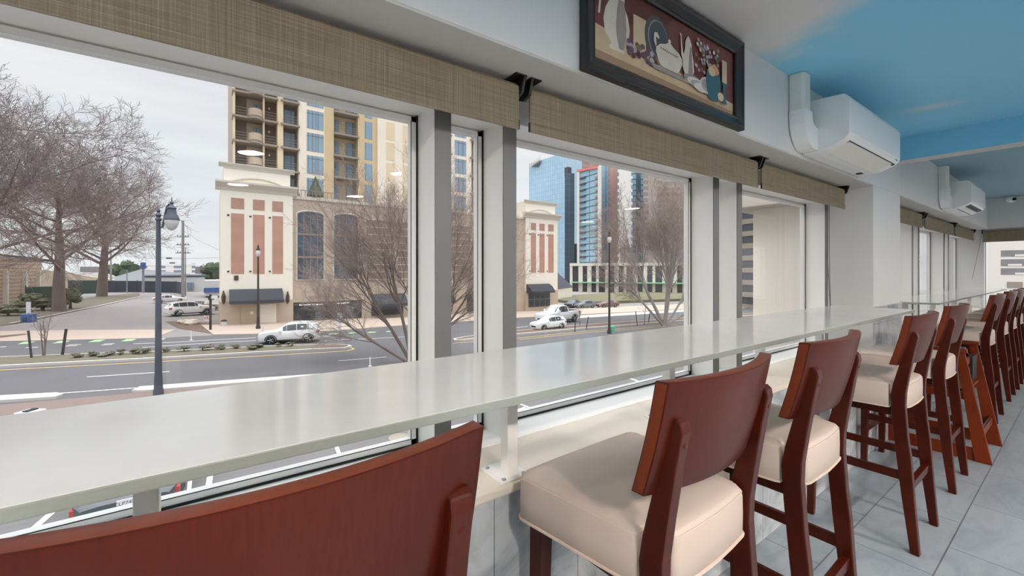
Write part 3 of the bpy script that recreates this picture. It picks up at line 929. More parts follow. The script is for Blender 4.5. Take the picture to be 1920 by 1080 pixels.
def ell(cx, cy, rx, ry, cname, n=16):
    shape([(cx + rx * math.cos(2 * PI * k / n), cy + ry * math.sin(2 * PI * k / n)) for k in range(n)], cname)


def pot(cx, y0, hh, ww, cname, pr):
    L = [(cx - ww * a, y0 + hh * b) for a, b in pr]; R = [(cx + ww * a, y0 + hh * b) for a, b in reversed(pr)]
    shape(L + R, cname)


shape([(0, 0), (1, 0), (1, 1), (0, 1)], 'wall')
shape([(.0, .62), (.35, .62), (.5, 1), (0, 1)], 'wine')
shape([(0, 0), (1, 0), (1, .20), (.7, .27), (.3, .35), (0, .42)], 'table')
shape([(0, 0), (1, 0), (1, .08), (.5, .10), (0, .12)], 'shade')
pot(.13, .20, .72, .075, 'white', [(.55, 0), (.6, .04), (.4, .10), (.9, .25), (1.0, .45), (.85, .65), (.55, .8), (.6, .95), (.7, 1)])
pot(.155, .24, .6, .03, 'grey', [(.4, 0), (.9, .25), (1.0, .45), (.8, .8), (.5, 1)])
for k in range(9):
    ell(.13 + .012 * (k % 4 - 1.5), .88 + .03 * (k // 3), .018, .05, 'peach' if k % 2 else 'shade')
shape([(.025, .55), (.035, .55), (.05, .9), (.07, .92), (.065, .96), (.04, .92)], 'white')
pot(.265, .34, .42, .04, 'cream', [(1, 0), (1, 1)])
ell(.38, .60, .085, .30, 'slate', 22); ell(.385, .60, .068, .25, 'grey', 22); ell(.387, .60, .064, .235, 'slate', 22)
random.seed(5)
for k in range(46):
    ell(.19 + .20 * random.random() + .0, .22 + .22 * random.random() * (1 - .2), .013, .036, random.choice(['grape', 'grape', 'lilac', 'leaf', 'wine']), 8)
pot(.46, .26, .36, .095, 'white', [(.5, 0), (.75, .1), (1, .45), (.98, .62), (.7, .8), (.3, .9), (.08, 1)])
ell(.46, .64, .010, .035, 'white', 8)
shape([(.365, .48), (.35, .55), (.355, .66), (.375, .68), (.39, .62), (.38, .6), (.372, .62), (.365, .6), (.37, .52)], 'white')
for k in range(9):
    ell(.40 + k * .014, .50 - .002 * k, .004, .016, 'slate', 6)
pot(.455, .19, .06, .12, 'grey', [(.8, 0), (1, .6), (.9, 1)])
pot(.60, .20, .66, .045, 'white', [(.5, 0), (.75, .05), (.5, .1), (1, .3), (.9, .5), (.6, .7), (.55, .85), (.3, .94), (.05, 1)])
pot(.617, .22, .5, .018, 'grey', [(.5, 0), (1, .3), (.6, .8), (.4, 1)])
shape([(.56, .45), (.545, .55), (.54, .8), (.53, .84), (.545, .84), (.556, .62), (.565, .55)], 'white')
for k in range(60):
    ell(.65 + .20 * random.random(), .44 + .46 * random.random(), .010, .028, random.choice(['white', 'lilac', 'lilac', 'leaf', 'grey']), 7)
for k in range(4):
    ell(.63 + .02 * k, .20 + .045 * (3 - k) * .5, .075 - .008 * k, .06, ['grey', 'white', 'lilac', 'white'][k], 18)
ell(.74, .27, .055, .12, 'white', 18); ell(.74, .28, .047, .1, 'lilac', 18); ell(.735, .29, .03, .06, 'grey', 16)
pot(.80, .10, .42, .065, 'teal', [(.55, 0), (.9, .3), (1, .7), (.85, 1)])
ell(.81, .56, .035, .08, 'peach', 12); ell(.785, .52, .03, .07, 'cream', 12)
pot(.90, .42, .36, .022, 'cream', [(1, 0), (1, 1)]); pot(.90, .12, .32, .03, 'teal', [(.9, 0), (.35, .2), (.35, .8), (1, 1)])
ell(.865, .2, .028, .065, 'cream', 10)
g.build('canvas', [pm[k] for k in names], r)

# ------------------------------------------------------------------ small fittings
r = thing('security_camera', 'small white dome security camera high on the far wall', 'camera', (-.70, YE - .002, ZC2 - .06))
g = MB(); g.lathe([(.045, 0), (.045, -.018), (.04, -.022)], (0, 0, .055), 16); g.build('mount', ACV, r, smooth=True)
g = MB(); g.lathe([(.001, -.05), (.03, -.042), (.047, -.02), (.05, .0), (.047, .02), (.036, .035)], (0, -.02, .02), 16); g.build('housing', ACW, r, smooth=True)
g = MB(); g.lathe([(.022, 0), (.022, -.012), (.012, -.018)], (.032, -.052, .012), 14, 'y'); g.build('lens', BLACKP, r, smooth=True)
for q in r.children:
    q.location.y = -.055
r = thing('switch_plate', 'small white switch plate on a mullion of the far bay', 'switch', (XB + .001, 6.43, 1.40))
bx(0, .006, -.022, .022, -.06, .06).build('plate', ACW, r, bevel=.002)
for z in (-.025, .025):
    bx(.006, .010, -.010, .010, z - .012, z + .012).build('rocker', ACV, r, bevel=.001)

# ------------------------------------------------------------------ recessed downlights (the room's own lamps, plus two added fill lamps)
LENS = mat('lamp_lens', (255, 250, 242), 0.5, var=0, emit=(255, 240, 229), estr=800.0)


def make_light():
    r = thing('downlight', 'round recessed downlight in the painted ceiling', 'ceiling light', (0, 0, 0), 0, 'recessed downlights in the ceiling, two of them added fill')
    g = MB(); rings = []
    for q, z in ((.100, 0), (.100, -.006), (.086, -.010), (.080, -.004)):
        rings.append([(q * math.cos(2 * PI * k / 24), q * math.sin(2 * PI * k / 24), z) for k in range(24)])
    g.rings(rings, cap=False); g.build('trim_ring', ACW, r, smooth=True)
    g = MB(); g.lathe([(.081, -.002), (.081, -.004)], n=24); g.build('lens', LENS, r)
    return r


L0 = make_light()
lights = [(x, y, ZC) for x in (1.62, 3.27) for y in (.31, 1.64, 2.97)] + [(.95, -1.12, ZC), (.95, -2.4, ZC), (1.95, 5.8, ZC2), (1.95, 7.6, ZC2), (3.75, 6.6, ZC2)]  # the two nearest the windows are added fill, out of view
for i, p in enumerate(lights):
    o = L0 if i == 0 else copy_tree(L0)
    o.location = p
# ------------------------------------------------------------------ street level ground
def slope_poly(mb, pts, dz, thick=0.0):
    """flat patch on the sloping street; pts are Vectors (x, y)"""
    P = [(p[0], p[1], gz(p[1]) + dz) for p in pts]
    if thick:
        mb.prism(list(range(len(P))), lambda i: (P[i][0], P[i][1], P[i][2] - thick), lambda i: P[i])
    else:
        mb.quadpts(*P)


def gp(*uv):
    return [G(u, v) for u, v in uv]


struct('ground', (lambda m: (slope_poly(m, [(-1.4, -260), (-1.4, 420), (-900, 420), (-900, -260)], 0, 0), m)[1])(MB()), LOT, 'worn grey asphalt ground of the lot across the street', 'ground')
# curving main road (median bends on the left)
farc = gp((0, 640), (150, 637), (290, 634), (400, 629), (482, 627.5), (601, 623), (746, 612), (960, 597.5), (1180, 586))
near_y = [(-27.6, -60), (-27.4, -8), (-26.6, -2.5), (-25.9, 6), (-25.6, 30), (-25.6, 120)]
road = [(p.x, p.y) for p in farc]
d0 = farc[0]
road_poly = [(-52.5, -60)] + road + [(-45.2, 120)] + list(reversed(near_y))
m = MB(); slope_poly(m, road_poly, .012); struct('road', m, ASPH, 'grey asphalt street with a planted median', 'street')
m = MB(); slope_poly(m, [(-1.4, -60), (-1.4, 120)] + list(reversed(near_y)), .010); struct('road_parking', m, ASPHN, 'dark asphalt parking strip below the windows', 'parking strip')
m = MB(); slope_poly(m, [(-24.0, -60), (-24.0, 3), (-22.6, 6), (-22.6, 60), (-25.7, 60)] + [(x, y) for x, y in reversed(near_y[:-1])], .016); struct('pavement_near', m, BRICKP, 'brown paver verge on the near side of the street', 'pavement')
# far pavement and driveway apron
m = MB(); slope_poly(m, [(p.x, p.y) for p in farc[3:]] + [(-45.2, 120), (-54.0, 120), (-55.0, 1.2), (-55.6, -.6)], .10, .09); struct('pavement_far', m, PAVE, 'tan paved pavement in front of the cream building', 'pavement')
m = MB(); slope_poly(m, gp((0, 640), (150, 637), (290, 634), (330, 618), (150, 619), (0, 621)), .02); struct('path_apron', m, PAVE, 'tan concrete apron of the side driveway', 'pavement')
m = MB(); slope_poly(m, gp((310, 603), (345, 602), (470, 614), (520, 613), (520, 622), (400, 626), (335, 616)), .03)
tag(m.build('mulch_bed', MULCH), 'brown mulch bed by the driveway corner under the cream building', 'mulch bed', kind='stuff')
m = MB(); slope_poly(m, gp((0, 630), (48, 626), (50, 628), (0, 634)), .03)
tag(m.build('mulch_bed', MULCH), 'thin brown mulch strip at the left edge of the apron', 'mulch bed', kind='stuff')


def median(near, far, name, label, tipcap=True):
    """kerbed island: near and far edges as ground points in order"""
    P = [(p.x, p.y) for p in near] + [(p.x, p.y) for p in reversed(far)]
    m = MB(); slope_poly(m, P, .16, .16)
    k = struct(name, m, CURB, label + ' kerb', 'kerb')
    c = Vector((sum(p[0] for p in P) / len(P), sum(p[1] for p in P) / len(P)))
    inner = []
    n = len(near)
    for i, p in enumerate(P):
        q = P[(i + 1) % len(P)]; o = P[i - 1]
        t = (Vector(q) - Vector(o)).normalized(); nn = Vector((-t.y, t.x))
        inner.append((p[0] + nn.x * .28, p[1] + nn.y * .28))
    return P, inner


n1 = gp((-60, 694), (0, 690.5), (150, 682.5), (300, 675), (480, 664), (600, 657.5), (645, 655.5), (660, 652.5))
f1 = gp((-60, 676), (0, 673), (150, 667), (300, 662), (480, 653), (600, 648.5), (640, 649), (657, 650.5))
P, inner = median(n1, f1, 'kerb_median', 'pale concrete median')
m = MB(); slope_poly(m, inner, .18); tag(m.build('grass', GRASS), 'dry grass strip on the long median left of the fin', 'grass', kind='stuff')
m = MB(); slope_poly(m, [(p[0], p[1]) for p in inner if p[1] > 6.6], .195); tag(m.build('mulch_bed', MULCH), 'brown mulch at the rounded tip of the median', 'mulch bed', kind='stuff')
n2 = gp((852, 640.5), (870, 640), (900, 636), (972, 628.5), (1102, 616.5), (1200, 609), (1290, 602)) + [Vector((-31.4, 90, 0))]
f2 = gp((850, 638), (868, 634.5), (900, 630), (972, 622), (1102, 610), (1200, 603.5), (1290, 597)) + [Vector((-33.6, 90, 0))]
P2, inner2 = median(n2, f2, 'kerb_median_far', 'pale concrete second median')
m = MB(); slope_poly(m, inner2, .18); tag(m.build('mulch_bed', MULCH), 'brown mulch on the second median under the right bare tree', 'mulch bed', kind='stuff')


def stripe(mb, pts, w, dz=.022):
    for a, b in zip(pts[:-1], pts[1:]):
        a = Vector((a[0], a[1])); b = Vector((b[0], b[1])); t = (b - a)
        if t.length < 1e-6: continue
        t.normalize(); nn = Vector((-t.y, t.x)) * w / 2
        slope_poly(mb, [a - nn, b - nn, b + nn, a + nn], dz)


m = MB()
stripe(m, gp((-60, 698), (0, 694.4), (150, 686.5), (300, 678.5), (480, 668.5), (600, 661.5), (650, 658.5), (664, 655), (655, 651)), .13)
stripe(m, gp((850, 644), (900, 640), (972, 634), (1102, 621), (1290, 606)), .13)
stripe(m, gp((972, 637), (1102, 624), (1290, 608.5)), .13)
struct('road_marking', m, LINEY, 'yellow line along the median', 'road marking')
m = MB()
for pts, w in ((((163, 707.4), (318, 697.4)), .12), (((635, 677), (725, 670)), .12), (((100, 739), (255, 728)), .12), (((-120, 724), (-20, 717)), .12),
               (((267, 652), (400, 643), (480, 639)), .16), (((250, 645), (330, 642), (480, 633.5)), .16), (((600, 640), (760, 632)), .13), (((890, 625), (990, 612)), .14),
               (((0, 651), (12, 650.5)), .2), (((48, 652.5), (72, 651.5)), .2), (((120, 649.5), (145, 648.5)), .2), (((128, 647), (152, 646)), .2), (((190, 647.5), (210, 646.3)), .2), (((195, 645.5), (215, 644.5)), .2),
               (((605, 631), (620, 630)), .2), (((645, 630), (655, 629)), .2)):
    stripe(m, gp(*pts), w)
# parking bay lines under the window
for a, b, w in (((356.6, 898), (353, 935), .10), ((395, 886), (388, 935), .14), ((100, 960), (66, 990), .15), ((628, 832), (640, 862), .12), ((1181, 710), (1215, 722), .2), ((972, 757), (1000, 768), .12), ((985, 764), (965, 772), .12), ((975, 770), (992, 777), .12), ((-40, 985), (-90, 1020), .12), ((800, 790), (830, 815), .12)):
    stripe(m, gp(a, b), w)
struct('road_marking_white', m, LINEW, 'white lane and parking lines', 'road marking')
m = MB()
for q in (((32, 646), (45, 641.5), (68, 640.5), (52, 645)), ((97, 644.5), (112, 639.8), (134, 639), (118, 643.5)), ((165, 642), (178, 637.8), (198, 637.2), (186, 641.3)), ((226, 640.8), (238, 636.2), (257, 635.8), (247, 639.8)),
          ((287, 638.5), (296, 634.8), (312, 634.3), (304, 638)), ((615, 627.5), (620, 625.4), (636, 625), (632, 627)), ((652, 626), (656, 624), (670, 623.6), (668, 625.4)), ((688, 624.5), (692, 622.6), (706, 622.2), (703, 624)), ((722, 623), (727, 621), (740, 620.4), (736, 622.4))):
    slope_poly(m, gp(*q), .024)
struct('road_marking_green', m, LINEG, 'pale green bicycle lane blocks', 'road marking')
# near kerbs
m = MB(); slope_poly(m, gp((-60, 750), (60, 743.5), (106, 741), (118, 744), (104, 749), (50, 753), (-60, 760)), .14, .14); struct('kerb_near', m, CURB, 'pale kerb at the left of the near verge', 'kerb')
m = MB(); slope_poly(m, gp((247, 737), (262, 729.5), (440, 716.5), (640, 702), (640, 707), (440, 723), (270, 737)), .14, .14); struct('kerb_near_right', m, CURB, 'pale kerb around the street lamp', 'kerb')
m = MB(); slope_poly(m, [(-44.9, 36.5), (-44.2, 90), (-41.0, 90), (-41.8, 42), (-43, 38)], .12, .1); struct('pavement_island', m, CURB, 'pale concrete traffic island beyond the pickup', 'pavement')
m = MB(); slope_poly(m, [(-62, 62), (-62, 150), (-80, 190), (-110, 160), (-82, 66)], .6, 1.2); tag(m.build('grass_bank', GRASSB), 'olive grass bank in front of the white columned building', 'grass', kind='stuff')
m = MB(); slope_poly(m, gp((0, 612), (60, 603), (110, 590), (190, 572), (262, 556), (262, 549), (180, 556), (100, 568), (60, 580), (0, 588)), .03); tag(m.build('grass', GRASS), 'patchy grass along the driveway edge under the left trees', 'grass', kind='stuff')
m = MB()
e = gp((20, 608), (100, 592), (190, 573.5), (262, 557))
stripe(m, [(p.x, p.y) for p in e], .3, .12); struct('kerb_drive', m, CURB, 'concrete kerb along the driveway', 'kerb')

# ------------------------------------------------------------------ trees


def grow(mb, p, d, L, r, lvl, rng, P, twig):
    """one limb, then its children; thick limbs go to mb, fine ones to twig"""
    nseg = P['seg'][lvl]
    path = [Vector(p)]; rad = [r]
    dd = Vector(d)
    for i in range(nseg):
        w = P['wob'][lvl]
        dd = dd + Vector((rng.uniform(-w, w), rng.uniform(-w, w), rng.uniform(-w, w) + P['lift'][lvl]))
        dd.normalize()
        path.append(path[-1] + dd * L / nseg)
        rad.append(r * (1 - (1 - P['tip'][lvl]) * (i + 1) / nseg))
    tgt = mb if lvl < P['split'] else twig
    tgt.tube(path, rad, P['sides'][lvl], cap=False)
    if lvl + 1 >= len(P['n']):
        return
    n = P['n'][lvl + 1]
    for k in range(n):
        t = P['start'][lvl] + (1 - P['start'][lvl]) * (k + rng.random() * .9) / n
        t = min(t, .985)
        s = t * nseg; i = min(int(s), nseg - 1); f = s - i
        q = path[i].lerp(path[i + 1], f)
        axis = (path[i + 1] - path[i]).normalized()
        az = k * 2.4 + rng.uniform(-.6, .6)
        a = axis.cross(Vector((0, 0, 1)))
        if a.length < .1: a = Vector((1, 0, 0))
        a.normalize(); b = axis.cross(a)
        ang = P['ang'][lvl + 1] * rng.uniform(.7, 1.25)
        nd = axis * math.cos(ang) + (a * math.cos(az) + b * math.sin(az)) * math.sin(ang)
        grow(mb, q, nd, L * P['len'][lvl + 1] * rng.uniform(.7, 1.15) * (1 - .45 * t * P['taper']), max(rad[i] * P['rr'][lvl + 1], P['rmin']), lvl + 1, rng, P, twig)


OAK = dict(n=[1, 20, 11, 9, 9], seg=[6, 7, 5, 4, 3], wob=[.05, .16, .2, .22, .25], lift=[.02, .03, .02, .02, .0], tip=[.10, .2, .3, .4, .6], sides=[10, 6, 4, 3, 3], start=[.30, .15, .1, .1, .1], ang=[0, 1.1, .8, .7, .65], len=[1, .72, .50, .55, .55], rr=[1, .38, .42, .45, .6], rmin=.017, split=2, taper=.7)
VASE = dict(n=[1, 9, 8, 8, 8], seg=[5, 6, 5, 4, 3], wob=[.06, .12, .16, .2, .25], lift=[.05, .03, .02, .02, .0], tip=[.45, .3, .35, .4, .6], sides=[8, 5, 4, 3, 3], start=[.35, .2, .15, .1, .1], ang=[0, .42, .50, .55, .55], len=[1, .78, .6, .55, .5], rr=[1, .5, .5, .5, .6], rmin=.006, split=3, taper=.6)


def tree(name, label, base, parts, P, seed, mats, cat='tree', group=None):
    """parts: list of (direction, length, radius) stems leaving the base"""
    rng = random.Random(seed)
    r = thing(name, label, cat, base, group=group)
    mb, tw = MB(), MB()
    for d, L, rad in parts:
        grow(mb, Vector((rng.uniform(-.08, .08), rng.uniform(-.08, .08), -.1)), Vector(d).normalized(), L, rad, 0, rng, P, tw)
    mb.build('trunk', mats[0], r, smooth=True)
    tw.build('branches', mats[1], r)
    return r


# big bare trees on the left
b = G(-70, 622)
tree('bare_tree', 'huge spreading bare tree entering from the left edge of the window', b, [((.05, .12, 1), 20.0, .62)], OAK, 11, (BARK, TWIG))
b = G(112, 584)
tree('bare_tree', 'bare tree with thick straight trunk beside the brick wall', b, [((.0, .02, 1), 18.5, .75)], OAK, 4, (BARK, TWIG))
b = G(190, 556)
tree('bare_tree', 'bare tree with a leaning trunk in front of the dark fence', b, [((.05, .10, 1), 21.0, .95)], OAK, 23, (BARK, TWIG))
# vase shaped street tree in front of the cream building
b = G(772, 680)
D2 = Vector((CS, SN, 0))
stems = []
for lean, up, L, rad in ((-.95, .55, 6.2, .15), (-.55, .8, 7.2, .17), (-.25, 1, 8.0, .18), (.1, 1, 8.4, .18), (.45, .9, 7.8, .16), (.85, .7, 6.8, .15), (-.1, .9, 7.4, .14)):
    stems.append((D2 * lean + Vector((0, 0, up)) + Vector((random.Random(lean).uniform(-.3, .3), 0, 0)), L, rad * .72))
tree('bare_tree', 'many stemmed bare tree in front of the arched windows, trunk at the mullion', b, stems, VASE, 7, (BARK, TWIGT))
b = G(1245, 611)
stems = []
for lean, up, L, rad in ((-.75, .6, 8.4, .26), (-.35, .9, 11.0, .34), (0, 1, 12.0, .40), (.3, 1, 11.5, .34), (.7, .6, 8.5, .24), (-.1, .95, 10.5, .3), (1.0, .35, 6.5, .2)):
    stems.append((D2 * lean + Vector((0, 0, up)) + Vector((random.Random(lean).uniform(-.3, .3), 0, 0)), L, rad * .62))
tree('bare_tree', 'tall pale bare tree on the second median before the taupe towers', b, stems, dict(VASE, rmin=.010), 19, (BARKP, TWIGT))
# small saplings tied between stakes
SAP = dict(VASE, n=[1, 4, 3, 3], rmin=.006, split=1, start=[.45, .2, .15, .1])
b = G(80, 672)
tree('sapling', 'thin bare sapling between two dark stakes on the median', b, [((-.06, -.05, 1), 2.4, .05), ((.05, .06, 1), 2.5, .05), ((.0, .02, 1), 2.2, .04)], SAP, 3, (BARK, TWIG))
b = G(1207, 609)
tree('sapling', 'thin bare sapling between two stakes near the pale median tree', b, [((0, .02, 1), 2.7, .05)], SAP, 5, (BARK, TWIG))
b = G(1086, 613)
tree('sapling', 'thin bare sapling between the white pickup and the lamp post', b, [((0, -.02, 1), 2.5, .045)], SAP, 6, (BARK, TWIG))


def stake(u0, v0, u1, v1, label, rad=.06):
    p = G(u0, v0); d = (p.x * -SN + p.y * CS)
    q = PD(u1, v1, d)
    m = MB(); m.tube([p + Vector((0, 0, -.05)), q], rad, 6)
    ob = m.build('tree_stake', STAKE, smooth=True)
    return tag(ob, label, 'stake', 'tree stakes on the medians')


stake(60, 676, 53, 620, 'left dark stake beside the sapling on the long median'); stake(116, 670, 124, 617, 'right dark leaning stake beside the sapling on the long median', .075)
stake(1195, 611, 1192, 584, 'upright dark stake left of the sapling near the pale tree', .05); stake(1215, 607, 1219, 586, 'leaning dark stake right of the sapling near the pale tree', .05)
stake(1078, 623, 1079, 597, 'short dark stake behind the white pickup', .05); stake(1099, 618, 1103, 594, 'dark leaning stake between pickup and green bin', .05)

# shrubs and evergreens


def shrub(name, label, base, size, m, seed, n=9, cat='shrub', leaf=False, trunk=False, group=None):
    rng = random.Random(seed)
    r = thing(name, label, cat, base, group=group)
    g = MB()
    for k in range(n):
        a = rng.uniform(0, 2 * PI); q = rng.uniform(0, .62)
        c = Vector((math.cos(a) * q * size[0], math.sin(a) * q * size[0], size[1] * rng.uniform(.3, .78)))
        s = size[0] * rng.uniform(.3, .5)
        rings = []
        for i in range(5):
            th = PI * i / 4
            ring = []
            for j in range(7):
                ph = 2 * PI * j / 7
                w = s * rng.uniform(.75, 1.2)
                ring.append(c + Vector((math.sin(th) * math.cos(ph) * w + .001 * j, math.sin(th) * math.sin(ph) * w, math.cos(th) * w * size[1] / size[0] * .42)))
            rings.append(ring)
        g.rings(rings)
        for j in range(40):     # loose leafy sprays
            u = rng.uniform(-1, 1); ph = rng.uniform(0, 2 * PI); w = math.sqrt(1 - u * u)
            o_ = c + Vector((w * math.cos(ph) * s, w * math.sin(ph) * s, u * s * size[1] / size[0] * .42)) * rng.uniform(.95, 1.18)
            e1 = Vector((rng.uniform(-1, 1), rng.uniform(-1, 1), rng.uniform(-1, 1))).normalized() * s * .16
            e2 = Vector((rng.uniform(-1, 1), rng.uniform(-1, 1), rng.uniform(-1, 1))).normalized() * s * .12
            g.quadpts(o_ - e1, o_ + e2, o_ + e1, o_ - e2)
    g.build('foliage', m, r)
    g = MB(); g.tube([(0, 0, -.1), (0, 0, size[1] * .45)], [size[0] * .10, size[0] * .05], 6); g.build('stem', BARK, r)
    return r


shrub('shrub', 'dark shrub mound against the banded brick wall', G(55, 583), (2.2, 2.6), SHRUBM, 1)
shrub('shrub', 'dark round shrub at the foot of the thick tree trunk', G(132, 579), (2.0, 3.2), SHRUBM, 2)
shrub('shrub', 'low shrub left of the thick tree trunk behind the small sign', G(80, 582), (2.6, 2.0), SHRUBM, 3)
shrub('shrub', 'low shrub spreading at the left edge beneath the brick wall', G(15, 592), (1.8, 1.4), SHRUBM, 8)
for k, (u, v) in enumerate(((140, 676), (175, 673), (205, 672), (226, 670), (250, 668.5), (268, 667.5), (310, 665), (345, 663), (380, 661.5), (415, 660), (440, 658), (482, 656), (520, 654.5), (548, 653), (470, 659))):
    s_ = shrub('grass_tuft', 'low dry tuft of planting growing along the long median', G(u, v) + Vector((0, 0, .15)), (.42 + .1 * (k % 3), .42), SHRUBM if k % 2 else GRASS, 40 + k, n=4, cat='plant', group='dry tufts on the long median')
shrub('evergreen_tree', 'round dark evergreen beside the corner of the cream building', PD(401, 533, 150), (4.6, 8.4), EVERG, 5, n=14, cat='tree')
shrub('evergreen_tree', 'round dark evergreen behind the low metal roof', PD(236, 532, 165), (5.6, 9.6), EVERG, 6, n=14, cat='tree')

# ------------------------------------------------------------------ cream podium building and tower (facades parallel to our wall)
XA = -54.9      # podium facade
XT = -62.0      # tower facade


def fq(x, u, v, off=0.0):
    """facade coordinates (y, z) on plane X = x"""
    p = FX(u, v, x)
    return p.y, p.z


def panel(mb, x, u0, v0, u1, v1, d0, d1):
    """axis-aligned panel on facade X=x covering image corners; d = depth offsets toward the street"""
    y0, z1 = fq(x, u0, v0); y1, z0 = fq(x, u1, v1)
    mb.box(x + d0, x + d1, min(y0, y1), max(y0, y1), min(z0, z1), max(z0, z1))


yA, zTop = fq(XA, 411, 339); yB = 48.2
podium = thing('podium_building', 'cream stucco building with copper panels and arched windows across the street', 'building', (XA - 6, 24, gz(24)))
OX, OY, OZ = podium.location


def part(mb, name, m, root=podium, parent=None, **kw):
    x, y, z = root.location
    mb.v = [(a - x, b - y, c - z) for a, b, c in mb.v]
    return mb.build(name, m, parent or root, **kw)


# pavilion geometry measured on the left one
yl0, _ = fq(XA, 413, 450); yl1, _ = fq(XA, 548, 450)
_, zc1 = fq(XA, 411, 339); _, zc0 = fq(XA, 413, 356); _, zu1 = fq(XA, 413, 303); _, zu0 = fq(XA, 413, 312)
_, zband = fq(XA, 413, 566)
W = yl1 - yl0
yr1, _ = fq(XA, 1043, 450); yr0 = yr1 - W


def pavilion(y0, y1, mirror):
    part(bx(XA - 5.4, XA + .35, y0, y1, gz(y0) - 1.5, zc0 + .1), 'pavilion_wall', CREAM)
    part(bx(XA - 5.4, XA + .40, y0 - .05, y1 + .05, gz(y0) - 1.5, zband), 'plinth', TANB)
    # parapet behind
    part(bx(XA - 5.2, XA - .1, y0 + .3, y1 - .2, zc0, zu1 - .2), 'parapet', CREAM)
    for za, zb_, out in ((zc0, zc1, .55), (zu0, zu1, .3)):
        g = MB()
        ya, yb = (y0, y1) if za == zc0 else (y0 + .3, y1 - .2)
        base = .35 if za == zc0 else -.1
        pr = [(0, za), (base + .05, za), (base + .15, za + (zb_ - za) * .3), (base + out, za + (zb_ - za) * .8), (base + out, zb_), (0, zb_)]
        g.prism(pr, lambda p: (XA + p[0], ya - .45, p[1]), lambda p: (XA + p[0], yb + .45, p[1]))
        part(g, 'cornice', CREAM2)
    # low arch moulding on the parapet
    g = MB(); ym = (y0 + y1) / 2
    arcp = [(XA - .05, ym + t * W * .36, zu0 - .9 - .55 * t * t) for t in [k / 8 - 1 for k in range(17)]]
    g.tube(arcp, .09, 6); part(g, 'arch_moulding', CREAM2)
    for fa, fb in ((.137, .310), (.430, .590), (.700, .855)):
        if mirror:
            fa, fb = 1 - fb, 1 - fa
        ya, yb = y0 + W * fa, y0 + W * fb
        _, z1 = fq(XA, 430, 371); _, z0 = fq(XA, 430, 391)
        part(bx(XA + .34, XA + .39, ya, yb, z0, z1), 'relief_panel', COPPERD)
        _, z1 = fq(XA, 430, 400); _, z0 = fq(XA, 430, 513.5)
        part(bx(XA + .34, XA + .38, ya, yb, z0, z1), 'copper_panel', COPPER)
        g = MB()
        for zz in (z0, z1):
            g.box(XA + .35, XA + .42, ya - .35, ya - .15, zz - .3 if zz > z0 else zz + .2, zz - .15 if zz > z0 else zz + .35)
        part(g, 'tie_anchor', BRONZE)
    return


pavilion(yl0, yl1, False)
pavilion(yr0, yr1, True)


def awning(y0, y1, z0, z1, root=podium, out=1.5, m=AWN):
    g = MB(); g.prism([(.36, z1), (.36 + out * .5, z1 - (z1 - z0) * .25), (.36 + out, z0 + .35), (.36 + out, z0), (.36, z0)], lambda p: (XA + p[0], y0, p[1]), lambda p: (XA + p[0], y1, p[1]))
    return part(g, 'awning', m, root)


ya, z1 = fq(XA + .8, 430, 543); yb, z0 = fq(XA + .8, 530, 566)
awning(ya, yb, z0, z1)
for u in (419, 539):
    yy, zz = fq(XA + .35, u, 558)
    g = MB(); g.lathe([(.03, -.7), (.16, -.45), (.2, .1), (.12, .4), (.05, .75)], (XA + .55, yy, zz), 8); part(g, 'wall_sconce', BRONZE, smooth=True)
g = MB(); y0_, z1_ = fq(XA + .42, 430, 571); y1_, z0_ = fq(XA + .42, 450, 611); g.box(XA + .40, XA + .44, y0_, y1_, z0_, z1_); dd = part(g, 'door', DOORT)
g = MB(); y0_, z1_ = fq(XA + .42, 451, 571); y1_, z0_ = fq(XA + .42, 480, 611); g.box(XA + .40, XA + .44, y0_, y1_, z0_, z1_); part(g, 'door', DOORT)
g = MB(); y0_, z1_ = fq(XA + .44, 469, 584); y1_, z0_ = fq(XA + .44, 475, 589); g.box(XA + .43, XA + .47, y0_, y1_, z0_, z1_); part(g, 'notice', SIGNW)
g = MB(); y0_, z1_ = fq(XA + .42, 488, 571); y1_, z0_ = fq(XA + .42, 518, 611); g.box(XA + .40, XA + .43, y0_, y1_, z0_, z1_); part(g, 'pale_bay', CREAM)
g = MB(); yy, zz = fq(XA + .35, 443, 521); g.box(XA + .34, XA + .45, yy - .2, yy + .2, zz - .25, zz + .25); part(g, 'wall_lamp', BRONZE)
# right pavilion shopfront
ya, z1 = fq(XA + .8, 990, 533); yb, z0 = fq(XA + .8, 1033, 548)
awning(ya, yb, z0, z1)
g = MB(); ya2, _ = fq(XA + .4, 991, 560); yb2, _ = fq(XA + .4, 1031, 560); g.box(XA + .40, XA + .46, ya2, yb2, gz(43) + .7, z0 + .3); part(g, 'shopfront', DKGLS)
g = MB()
for k in range(1, 4):
    yk = ya2 + (yb2 - ya2) * k / 4; g.box(XA + .45, XA + .50, yk - .05, yk + .05, gz(43) + .7, z0)
g.box(XA + .45, XA + .5, ya2, yb2, gz(43) + 1.9, gz(43) + 2.0); part(g, 'shopfront_bars', RAILM)
# middle range
ym0, ym1 = yl1, yr0
_, zmid = fq(XA, 560, 372)
part(bx(XA - 5.4, XA, ym0, ym1, gz(20) - 1.5, zmid), 'main_wall', TANB)
part(bx(XA - 2, XA + .15, ym0, ym1, zmid - .1, zmid + .25), 'coping', CREAM2)


